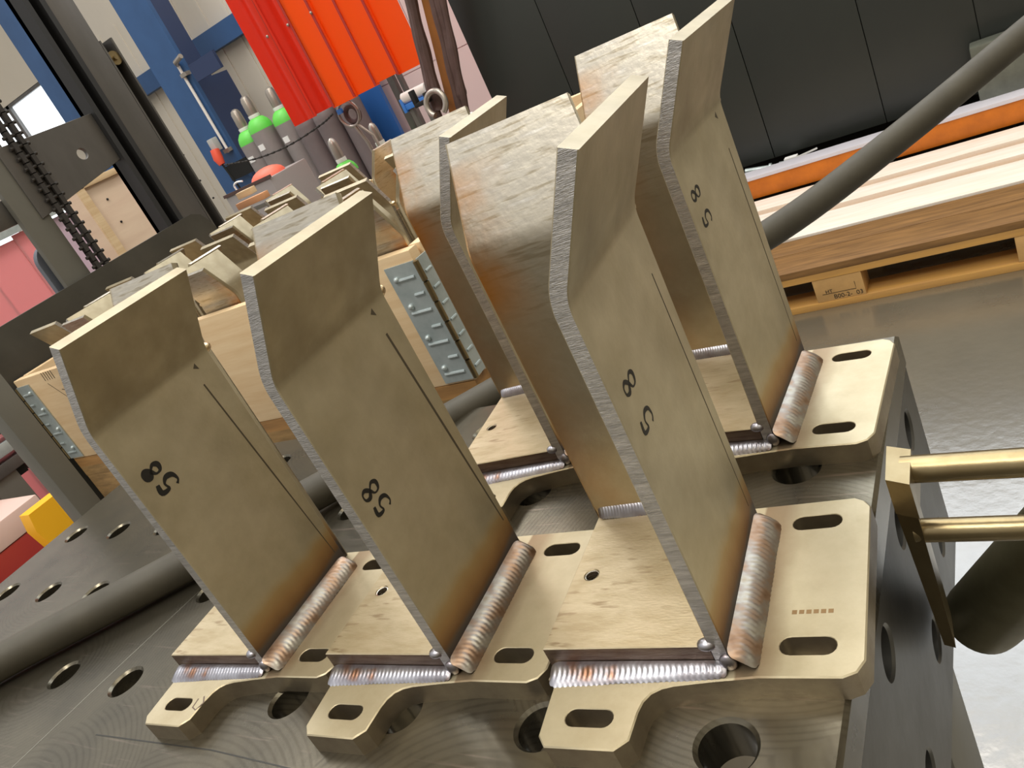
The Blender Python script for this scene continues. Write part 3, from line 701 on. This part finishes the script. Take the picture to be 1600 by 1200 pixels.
# far mast: dark groove then broad face
channel(1162, 1215, X0-60, X0-6, FZ+20, 1900).build('mast_rail', M_mastd, K)
kb((X0-52, 1214, FZ+20), (X0-8, 1285, 1900), 1).build('mast_rail', M_mast, K)
channel(1286, 1325, X0-58, X0-8, FZ+20, 672, 5).build('mast_rail', M_mast, K)
w_ = MB().tube([tuple(Vector((X0-46, 1304, 628))-ok), tuple(Vector((X0-12, 1304, 628))-ok)], 17, 28); w_.tube([tuple(Vector((X0-50, 1304, 628))-ok), tuple(Vector((X0-6, 1304, 628))-ok)], 6, 16)
w_.build('guide_roller', M_brass, K)
# crossbeam with a hole
bm_ = MB().plate([(905, 372), (1162, 418), (1162, 534), (905, 534)], [circ(1081, 461, 13, 28)], 0, 10, .8, .8, M=frame(tuple(Vector((X0-30, 0, 0))-ok), (0, 1, 0), (0, 0, 1), (1, 0, 0)))
bm_.build('crossbeam', M_mast, K)
kb((X0-40, 860, FZ+20), (X0-24, 926, 1800), 1).build('mast_rail', M_grey, K)
kb((X0-60, 700, 385), (X0-42, 905, 440), 1).build('crossbeam', M_mast, K)
ch = MB()
zz = -150
while zz < 900:
    for j, yy in enumerate((944, 966)):
        z_ = zz+(j % 2)*12
        ch.box(tuple(Vector((X0-22, yy-5, z_-13))-ok), tuple(Vector((X0-8, yy+5, z_+13))-ok))
    ch.tube([tuple(Vector((X0-15, 932, zz))-ok), tuple(Vector((X0-15, 980, zz))-ok)], 4, 8)
    zz += 24
ch.build('leaf_chain', M_chain, K)
p1 = at(80, 407, 0, X0-70)
lug = MB(); sq = circ(0, 0, 38, 30); lug.plate([(-38, -120), (38, -120)]+arc(0, 0, 38, 0, 180, 16), [circ(0, 0, 19, 24)], 0, 14, 1, 1, M=frame(tuple(p1-ok), (0, 1, 0), (0, 0, 1), (1, 0, 0)))
lug.build('lifting_lug', mat('blue_grey_steel', (.20, .22, .27), .45, .4, noise=.2), K)
for y in (760, 1130): kb((X0-40, y, -262), (X0+950, y+120, -220)).build('fork', M_mast, K)
kb((X0-60, 700, -300), (X0-14, 1285, -200)).build('fork_carriage', M_mast, K)
kb((X0-500, 800, FZ+2), (X0-60, 1330, -300), 12).build('drive_housing', M_mastd, K)
# ------------------------------------------------------------------ grey post behind the table's left rear
a = at(0, 682, 1, 520); b_ = at(0, 640, 1, 520)
xw = b_.x-a.x
c_ = at(105, 805, 1, 455); d_ = at(137, 795, 1, 455)
gp = MB().box((c_.x, 455, FZ), (c_.x+46, 500, 420), c=3); gp = gp.build('steel_post', M_grey); tag(gp, 'square grey steel post behind the left rear edge of the table', 'post')
# ------------------------------------------------------------------ far left: machine rails, guard, red cabinet, strip curtain
bx = -2500
rc = thing('red_cabinet', (bx-420, 500, FZ), 'dark red glossy cabinet low behind the left end of the table', 'cabinet')
MB().box((-360, -400, 0), (300, 400, 440), c=10).build('body', M_redf, rc); MB().box((-360, -390, 440), (302, 430, 520), c=6).build('top_sheet', M_pbeige, rc)
yg = thing('safety_guard', (-2450, 850, FZ), 'bright orange guard bumper with a grey base beyond the table edge', 'guard')
MB().prism([(0, -62, 535), (0, 45, 535), (0, 62, 500), (0, 30, 380), (0, -60, 380), (0, -75, 480)], (60, 0, 0)).build('hood', M_yel, yg)
MB().box((2, -60, 300), (64, 42, 430), c=3).build('base', M_grey, yg)
MB().box((-40, -90, 0), (120, 80, 300)).build('foot', M_grey, yg)
mr_ = thing('machine_rails', (-3000, 1560, FZ), 'stack of grey steel rails with a black cable chain at the left edge', 'machine')
for i, (z, c_) in enumerate(((560, M_mast), (620, M_galv), (690, M_mast), (770, M_galv))): MB().box((-60, -600, z), (60, 260, z+42), c=3).build('rail', c_, mr_)
cbm = MB()
for i in range(14): cbm.box((-20, -560+i*58, 525), (30, -560+i*58+44, 556), c=2)
cbm.build('cable_chain', M_black, mr_)
MB().box((-50, -600, 0), (50, -500, 560)).build('leg', M_grey, mr_); MB().box((-50, 160, 0), (50, 260, 560)).build('leg', M_grey, mr_)
# plastic strip curtain, pink and lilac
pc = thing('strip_curtain', (-3330, 2200, FZ), 'curtain of pale pink and lilac plastic strips behind the stacker', 'curtain')
u0 = -3300
for i in range(9):
    y0 = 2200-1500+i*180
    MB().box((-4 if i % 2 else 0, y0-2200, 120), (0 if i % 2 else 4, y0-2200+188, 1275-(i % 3)*8)).build('strip', M_pinkc if i % 2 == 0 or i < 7 else M_lilc, pc)
MB().box((-30, -1520, 1277), (30, 140, 1310)).build('rail', M_galv, pc)
# hazard marked post
hp0 = at(20, 430, 0, -2500); hpz = hp0.z
hp = thing('hazard_post', (-2500, hp0.y, FZ), 'orange post with black slanted arrow stripes behind the stacker lug', 'post')
MB().box((-10, -40, 0), (10, 40, 1010)).build('board', M_hazo, hp)
for i in range(6):
    z = 1010-60-i*105; MB().prism([(10.1, -38, z-40), (10.1, 4, z+10), (10.1, 38, z-40), (10.1, 38, z-75), (10.1, 4, z-25), (10.1, -38, z-75)], (1.2, 0, 0)).build('chevron', M_navy, hp)
# wooden box behind the mast
wb0 = at(112, 292, 0, -2300); wb1 = at(215, 250, 0, -2300); wbb = at(172, 392, 0, -2300)
wb = thing('plywood_box', (-2300, (wb0.y+1660)/2, FZ), 'pale plywood box with dark screw heads seen between the mast rails', 'box')
hy = (1660-wb0.y)/2; zt = wb0.z-FZ
MB().box((-90, -hy, 300), (0, hy, zt), c=4).build('panel', mat('pale_plywood', (.68, .53, .40), .6, 0, col2=(.60, .44, .33), nscale=3, stretch=(1, 1, 8)), wb)
MB().box((-2, -hy, zt-20), (10, hy, zt), c=1).box((0, -hy, 300), (10, -hy+28, zt)).build('batten', M_wood, wb)
sc_ = MB()
for i in range(4):
    for j in range(3): sc_.add(*sph((1, -hy+70+i*130+random.uniform(-15, 15), zt-60-j*90+random.uniform(-20, 20)), 4))
sc_.build('screws', M_black, wb)
MB().box((-85, -hy+20, 0), (-20, hy-20, 300)).build('base', M_pallet, wb)
# ------------------------------------------------------------------ gas cylinders
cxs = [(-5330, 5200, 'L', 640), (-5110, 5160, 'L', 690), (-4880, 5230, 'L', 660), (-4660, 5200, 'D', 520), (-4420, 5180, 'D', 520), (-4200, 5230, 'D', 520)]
CL = ['grey gas cylinder with green shoulder, leftmost of the row against the wall', 'grey gas cylinder with green shoulder and white collar, second from left', 'grey gas cylinder with green shoulder, partly behind the red curtain edge',
      'dark grey gas cylinder under the red curtain, beside the green topped ones', 'dark grey gas cylinder below the middle of the red curtain', 'dark grey gas cylinder nearest the blue column under the red curtain']
def cyl(x, y, top, r, kind, label, caph=130):
    o = thing('gas_cylinder', (x, y, FZ), label, 'gas cylinder', 'gas cylinders by the back wall'); h = top-FZ
    def lathe(prof, n=28):
        q = MB(); vs_ = [(R_*math.cos(2*math.pi*i/n), R_*math.sin(2*math.pi*i/n), z) for R_, z in prof for i in range(n)]
        fs = [(k*n+i, k*n+(i+1) % n, (k+1)*n+(i+1) % n, (k+1)*n+i) for k in range(len(prof)-1) for i in range(n)]
        fs += [tuple(range(n-1, -1, -1)), tuple((len(prof)-1)*n+i for i in range(n))]; return q.add(vs_, fs)
    sh = h-caph
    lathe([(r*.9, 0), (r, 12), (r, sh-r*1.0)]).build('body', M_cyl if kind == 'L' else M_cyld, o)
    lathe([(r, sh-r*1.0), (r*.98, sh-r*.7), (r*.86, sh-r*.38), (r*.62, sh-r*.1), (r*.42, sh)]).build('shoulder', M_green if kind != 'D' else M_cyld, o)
    lathe([(r*.44, sh), (r*.46, sh+10), (r*.46, sh+28)]).build('collar', M_white if kind != 'D' else M_cap, o)
    lathe([(r*.40, sh+28), (r*.42, sh+60), (r*.40, h-40), (r*.30, h-12), (r*.12, h)]).build('valve_cap', M_cap, o)
    if kind == 'L': MB().box((-32, -r-1.5, sh-r-150), (32, -r+12, sh-r-100)).build('label', M_white, o)
    return o
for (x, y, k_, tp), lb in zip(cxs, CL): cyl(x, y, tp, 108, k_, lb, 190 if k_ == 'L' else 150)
q = at(520, 225, 1, 4200); cyl(q.x, 4200, q.z+40, 80, 'S', 'small gas cylinder with a white cap and green shoulder in front of the dark ones', 170)
q = at(548, 212, 1, 4300); cyl(q.x+40, 4500, q.z+10, 75, 'S', 'small gas cylinder with a white cap just left of the blue column', 160)
cha = MB(); pts = smoothpath([at(350, 258, 1, 5030), at(400, 248, 1, 5030), at(450, 228, 1, 5030), at(500, 196, 1, 5030), at(520, 178, 1, 5030)], 10)
for i in range(0, len(pts)-1): cha.tube([pts[i], pts[i].lerp(pts[i+1], .8)], 9 if i % 2 else 6, 6)
cha = cha.build('retaining_chain', M_chain); tag(cha, 'dark chain slung across the gas cylinders', 'chain')
# conduit, socket box and plug on the second blue column
cn0 = at(278, 100, 1, 5380); cn1 = at(358, 238, 1, 5380)
cdt = thing('conduit_pipe', (cn1.x, 5380, cn1.z), 'thin white conduit pipe running down the blue column', 'pipe')
MB().tube([(0, 0, 0), (0, 0, cn0.z-cn1.z)], 14, 12).build('pipe', M_roll, cdt)
MB().tube([(0, 0, cn0.z-cn1.z), (60, -60, cn0.z-cn1.z+10), (160, -60, cn0.z-cn1.z+30)], 22, 12).build('elbow', M_cap, cdt)
MB().box((-30, -30, 5), (45, 30, 40)).box((-10, -30, (cn0.z-cn1.z)*.86), (70, 30, (cn0.z-cn1.z)*.9)).build('clamp', M_cap, cdt)
br = at(312, 105, 1, 5350); blk = MB().box((br.x-120, 5350, br.z-90), (br.x+230, 5380, br.z+60)); blk = blk.build('mounting_plate', M_navy); tag(blk, 'dark bracket plate at the top of the white conduit on the blue column', 'bracket plate')
sb = at(342, 235, 1, 5300)
so = thing('socket_box', (sb.x-30, 5300, sb.z), 'grey wall socket box with a red plug and black cable', 'socket')
MB().box((-55, 0, 0), (20, 70, 120), c=8).build('box', mat('grey_plastic', (.45, .46, .45), .5), so)
MB().tube([(-5, -10, 20), (0, -30, -60), (10, -34, -120)], [42, 46, 30], 16).build('plug', M_red, so)
MB().tube(smoothpath([(10, -34, -110), (30, -30, -260), (45, -20, -420), (60, -10, -560)], 6), 10, 8).build('cable', M_black, so)
bs = at(370, 258, 1, 5340); bs_ = MB().box((bs.x-150, 5330, bs.z-110), (bs.x+160, 5360, bs.z+30)); bs_ = bs_.build('mounting_plate', M_black); tag(bs_, 'black plate on the blue column beside the red plug', 'bracket plate')
# grey bin with red lid behind the crate
gb = at(390, 295, 1, 2900); G = thing('grey_bin', (gb.x, 2900, FZ), 'grey bin with a red bag on top behind the crate', 'bin')
hgt = gb.z-FZ
MB().box((-200, 0, 0), (170, 300, hgt+8), c=8).build('body', mat('grey_bin_plastic', (.30, .28, .28), .5), G)
MB().box((-205, -5, hgt+6), (-190+370, 6, hgt+22)).build('rim', M_strap, G)
bm = bmesh.new(); bmesh.ops.create_uvsphere(bm, u_segments=20, v_segments=12, radius=1)
for v in bm.verts: v.co = Vector((v.co.x*105+45, v.co.y*90+120, max(v.co.z, -.1)*52+hgt+8))
MB().bm(bm).build('bag', mat('coral_red_bag', (.80, .16, .10), .5), G)
MB().tube(smoothpath([(-110, 20, hgt+8), (-112, 20, hgt+45), (-80, 20, hgt+55), (-40, 20, hgt+48)], 4), 5, 8).build('handle', M_white, G)
# wood offcuts on the crate's far edge
for (u, v, l, c_, lb) in ((385, 301, 62, M_wood, 'short pale wood offcut behind the crate brackets'), (395, 313, 120, mat('reddish_wood', (.55, .27, .13), .6), 'long reddish wood offcut behind the crate brackets')):
    p_ = at(u, v, 1, 1480 if l > 100 else 1510); o = MB().box((p_.x-l/2, p_.y-12, p_.z-9), (p_.x+l/2, p_.y+12, p_.z+9), c=1.5)
    o = o.build('wood_offcut', c_); tag(o, lb, 'wood')
shf = at(395, 322, 1, 1495); sh_ = MB().box((shf.x-120, 1460, shf.z-8-4), (shf.x+120, 1540, shf.z-4)).box((shf.x-110, 1470, FZ), (shf.x-80, 1530, shf.z-8)).box((shf.x+80, 1470, FZ), (shf.x+110, 1530, shf.z-8))
sh_ = sh_.build('steel_trestle', M_grey); tag(sh_, 'narrow grey trestle behind the crate carrying wood offcuts', 'trestle')
# ------------------------------------------------------------------ red welding curtain
YC = 3600; ctop = 2300
RC = thing('welding_curtain', (-2800, YC, 300), 'red orange welding strip curtain hanging above the gas cylinders', 'curtain')
xl, xr_ = -3305, -2312; n = 6; seg = (xr_-xl)/n; rnd = random.Random(3)
for i in range(n):
    q = MB(); x0 = xl+i*seg; K_ = 10; vs_ = []
    for j in range(K_+1):
        t = j/K_; x = x0+t*(seg+26); y = 18*math.sin(math.pi*t)+(i % 2)*10+ (22*math.sin(t*6.28) if i < 2 else 0)
        for z in (300+8*math.sin(i*2.), ctop):
            vs_.append((x+2800+ (2800*0), y, z-300)); vs_.append((x+2800, y+3, z-300))
    fs = []
    for j in range(K_):
        a = j*4; b = a+4; fs += [(a, a+2, b+2, b), (a+1, b+1, b+3, a+3), (a, b, b+1, a+1), (a+2, a+3, b+3, b+2)]
    fs += [(0, 1, 3, 2), (K_*4, K_*4+2, K_*4+3, K_*4+1)]
    q.add(vs_, fs); q.build('strip', M_curt if i > 1 else M_curtd, RC, smooth=60)
sm = MB()
for i in range(1, n): sm.box((xl+i*seg+2800, -6, 0), (xl+i*seg+2800+14, -2, ctop-300))
sm.build('overlap_seam', mat('dark_red_seam', (.42, .03, .02), .5), RC)
rv = MB()
for (u, v) in ((418, 57), (450, 39), (486, 20)): p_ = at(u, v, 1, YC-8); rv.add(*sph(tuple(p_-Vector((-2800, YC, 300))), 9))
rv.build('rivets', M_cap, RC)
MB().tube([(xl+2800-40, 5, ctop-300), (xr_+2800+40, 5, ctop-300)], 20, 12).build('rail', M_galv, RC)
# ------------------------------------------------------------------ rusty post with straps and shackle
ps = thing('crane_post', (-1815, 3000, FZ), 'rusty orange post wrapped in brown straps between the red curtain and the dark machine', 'post')
pc0 = at(675, 0, 1, 3000).x; pc1 = at(722, 165, 1, 3000).x
def lean(z): return -1745-(500-z)*.25+1815
q = MB(); v_ = []
for z in (FZ, 2000):
    c_ = lean(z); v_ += [(c_-34, 0, z-FZ), (c_+34, 0, z-FZ), (c_+34, 60, z-FZ), (c_-34, 60, z-FZ)]
q.add(v_, [(0, 3, 2, 1), (4, 5, 6, 7), (0, 1, 5, 4), (1, 2, 6, 5), (2, 3, 7, 6), (3, 0, 4, 7)]); q.build('post', M_rust, ps)
rnd = random.Random(11)
for i, (off, off2, wd_) in enumerate(((-72, -60, 24), (-48, -84, 20), (-92, -96, 14), (44, 50, 17), (64, 66, 22), (84, 78, 16))):
    pts = smoothpath([(lean(z)+off+(off2-off)*(1-min(1, (z+50)/900))+rnd.uniform(-7, 7), -24-6*(i % 2), z-FZ) for z in (1500, 1000, 700, 480, 300, 150, 40 if i % 2 else 100)], 6)
    MB().tube(pts, [wd_*(1+.12*math.sin(j*.9+i)) for j in range(len(pts))], 10).build('strap', M_strap, ps)
tr = thing('shackle', (-1890, 2930, 150), 'large steel ring shackle with a black hook hanging on the rusty post', 'shackle')
def torus(c, R_, r, ax1, ax2, n=28, a0=0, a1=360):
    P_ = [Vector(c)+Vector(ax1)*R_*math.cos(math.radians(a0+(a1-a0)*i/n))+Vector(ax2)*R_*math.sin(math.radians(a0+(a1-a0)*i/n)) for i in range(n+1)]; return P_
MB().tube(torus((20, -20, -20), 50, 13, (1, 0, 0), (0, .2, 1), a0=-60, a1=240), 13, 12).build('ring', M_cap, tr)
MB().box((-95, -14, 10), (-75, 14, 70), c=4).box((-95, -14, -5), (-10, 14, 14), c=4).box((-30, -14, 0), (-12, 14, 40), c=4).build('hook', M_black, tr)
# roller stand
rs0 = at(648, 150, 1, 3700); R0 = thing('roller_stand', (rs0.x, 3700, FZ), 'blue roller stand with a white roller under the edge of the red curtain', 'stand'); hz = rs0.z-FZ
MB().tube([(-75, 0, hz+12), (95, 0, hz+12)], 30, 20).build('roller', M_roll, R0)
MB().box((-80, -25, hz-50), (120, 30, hz-18), c=3).box((-90, -30, hz-60), (-70, 30, hz+16), c=2).build('frame', M_bblue, R0)
for x in (-55, 45): MB().box((x-12, -12, 0), (x+12, 12, hz-50)).build('leg', M_grey, R0)
pp = at(612, 130, 1, 4700); gpz = MB().box((pp.x-25, 4700, FZ), (pp.x+25, 4740, 2300)).box((pp.x+60, 4700, FZ), (pp.x+85, 4740, 2300)); gpz = gpz.build('guide_rail', M_mast); tag(gpz, 'pair of grey vertical guide rails right of the blue column', 'rail')
# hose reel / cutter with rings below the curtain
hr = at(545, 178, 1, 3900); H = thing('pipe_clamp', (hr.x, 3900, FZ), 'round steel pipe clamp with handles standing below the red curtain', 'clamp'); hh = hr.z-FZ
MB().tube(torus((0, 0, hh), 75, 10, (1, 0, 0), (0, 0, 1)), 9, 10).build('ring', M_cap, H)
MB().tube(torus((10, 20, hh-10), 48, 8, (1, 0, 0), (0, 0, 1)), 16, 10).build('inner_ring', M_strap, H)
MB().tube([(0, 0, hh-75), (30, 0, hh-190), (70, 0, 0)], 11, 8).tube([(20, 0, hh-70), (95, 0, hh-170), (120, 0, 0)], 9, 8).build('stand', M_cap, H)
MB().box((-70, -10, hh+20), (-35, 10, hh+50)).build('knob', M_bblue, H)
MB().box((40, -10, hh+80), (130, 20, hh+110), c=3).build('handle', M_navy, H)
# ------------------------------------------------------------------ dark panelled machine
YM = 3150; zb_ = -612; xm0 = -1750
D = thing('panelled_machine', (-500, YM, FZ), 'large dark green grey machine housing with tall flat panels above a dark gap', 'machine'); od = Vector((-500, YM, FZ))
seams = [at(u, 0, 1, YM).x for u in (835, 985)]+[at(1180, 150, 1, YM).x, at(1352, 60, 1, YM).x, at(1528, 40, 1, YM).x]
xs = [xm0]+seams+[900]
for i in range(len(xs)-1): MB().box((xs[i]+1.6-od.x, 0, zb_-FZ), (xs[i+1]-1.6-od.x, 18, 540-FZ), c=1.2).build('panel', M_darkp, D)
MB().box((xm0-od.x+4, 14, zb_-FZ), (900-od.x, 1100, 536-FZ)).build('housing', M_darkp, D)
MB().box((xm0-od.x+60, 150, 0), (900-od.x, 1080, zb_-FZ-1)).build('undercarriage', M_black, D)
sft = MB(); a = at(1165, 268, 1, YM-60); b_ = at(1228, 258, 1, YM-60)
sft.tube([a-od, b_-od], 11, 14); sft.tube([a.lerp(b_, .6)-od, a.lerp(b_, .66)-od], 17, 14); sft.tube([a.lerp(b_, .85)-od, b_-od], 17, 14); sft.build('drive_shaft', M_galv, D)
pb = at(1562, 118, 1, YM-90); MB().box((pb.x-70-od.x, -90, pb.z-70-FZ), (pb.x+260-od.x, -10, pb.z+120-FZ), c=8).build('control_box', mat('worn_grey_green', (.16, .17, .14), .45, .3, noise=.4, nscale=10), D)
pr_ = MB().box((-690, YM-45, -640), (-560, YM-15, -612)); pr_ = at(1235, 245, 1, YM-30)
pap = MB().box((pr_.x-20, YM-60, pr_.z-4), (pr_.x+30, YM-30, pr_.z+4)).prism([(pr_.x-10, YM-58, pr_.z-12), (pr_.x+110, YM-58, pr_.z+6), (pr_.x+110, YM-58, pr_.z+12), (pr_.x-10, YM-58, pr_.z-4)], (0, 3, 0)); pap = pap.build('paper_sheet', M_white); tag(pap, 'white sheet of paper lying on the ledge under the dark machine', 'paper')
# orange beam
OB = thing('orange_beam', (-200, 3010, FZ), 'long orange steel beam with pale top strip in front of the dark machine', 'beam')
MB().box((-900, -20, 146), (900, 50, 222), c=2).build('beam', M_orange, OB)
MB().box((-900, -24, 222.2), (900, 60, 236), c=1).build('top_strip', M_lilac, OB)
MB().box((-900, 0, 100), (-330, 40, 145)).prism([(250-200-100, 0, 146), (350, 0, 146), (350, 0, 128), (-45, 0, 66)], (0, 30, 0)).build('lower_web', M_black, OB)
for x in (-40, 380): MB().tube([(x, -10, 20), (x, -10, 146)], 8, 10).tube([(x, -10, 12), (x, -10, 30)], 14, 10).build('levelling_foot', M_mast, OB)
MB().box((390, -30, 92), (470, 20, 146), c=3).box((425, -26, 40), (470, 16, 92), c=2).build('roller_block', M_mastd, OB)
for x in (-880, 850): MB().box((x, -15, 0), (x+40, 45, 146)).build('leg', M_black, OB)
# floor pallet
M_wdark = mat('shaded_deck_board', (.27, .14, .045), .6, 0, col2=(.12, .058, .016), nscale=5, stretch=(1.2, 14, 14), bump=.2, bscale=80)  # shade on the front deck boards painted in as darker wood
M_pal2 = mat('yellow_pine_batten', (.58, .32, .08), .6, 0, col2=(.46, .25, .08), nscale=5, stretch=(1.2, 14, 14), bump=.2, bscale=80)
fp = thing('pallet', (-240, 2580, FZ), 'pine floor pallet, rear slats coloured pale as if daylit, in front of the orange beam', 'pallet')
fx0, fx1 = -900, 800; fy = -390
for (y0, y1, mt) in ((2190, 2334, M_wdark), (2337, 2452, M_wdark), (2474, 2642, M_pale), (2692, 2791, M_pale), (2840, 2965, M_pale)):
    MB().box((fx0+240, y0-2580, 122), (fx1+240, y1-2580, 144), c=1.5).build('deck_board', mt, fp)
mid = mat('tan_stringer', (.60, .36, .18), .6, 0, noise=.2)
MB().box((fx0+240, 2600-2580, 99.5), (fx1+240, 2860-2580, 121.5)).build('stringer', mid, fp)
MB().box((fx0+240, fy+1, 100), (fx1+240, fy+98, 121.5)).build('stringer', M_pal2, fp)
for x in (-1050, -422, 112, 640):
    for y in (-390, -50, 290):
        if x > -1100: MB().box((x+240, y+2, 22.2), (x+240+142, y+100, 99.5), c=2).build('block', M_woody if False else mat('pallet_block_pine', (.62, .37, .14), .6, 0, noise=.3, nscale=9), fp)
for y in (-390, -50, 290): MB().box((fx0+240, y, 0), (fx1+240, y+100, 22), c=1.5).build('bottom_board', M_pal2, fp)
def text(body, size, M, name, mt, parent):
    cu = bpy.data.curves.new('t', 'FONT'); cu.body = body; cu.size = size*S; cu.extrude = .0002
    to = bpy.data.objects.new('t', cu); C.objects.link(to); bpy.context.view_layer.update()
    me = bpy.data.meshes.new_from_object(to.evaluated_get(bpy.context.evaluated_depsgraph_get())); bpy.data.objects.remove(to)
    me.transform(M); me.materials.append(mt); o = bpy.data.objects.new(name, me); C.objects.link(o); o.parent = parent; return o
Mt = frame((0, 0, 0), (1, 0, 0), (0, 0, 1), (0, -1, 0)); Mt.translation = Vector((-422+240+50, fy+1.5, 28))*S
text('B00-2-  03', 20, Mt, 'stamp_text', M_ink, fp)
Mt2 = Mt.copy(); Mt2.translation = Vector((-422+240+30, fy+1.5, 50))*S
text('HT', 16, Mt2, 'stamp_text', M_ink, fp)
r_ = ribbon([(-422+240+20, fy+1.6, 48), (-422+240+118, fy+1.6, 48), (-422+240+118, fy+1.6, 72)], 1.6, .3, (0, -1, 0)); r_.build('stamp_frame', M_ink, fp)
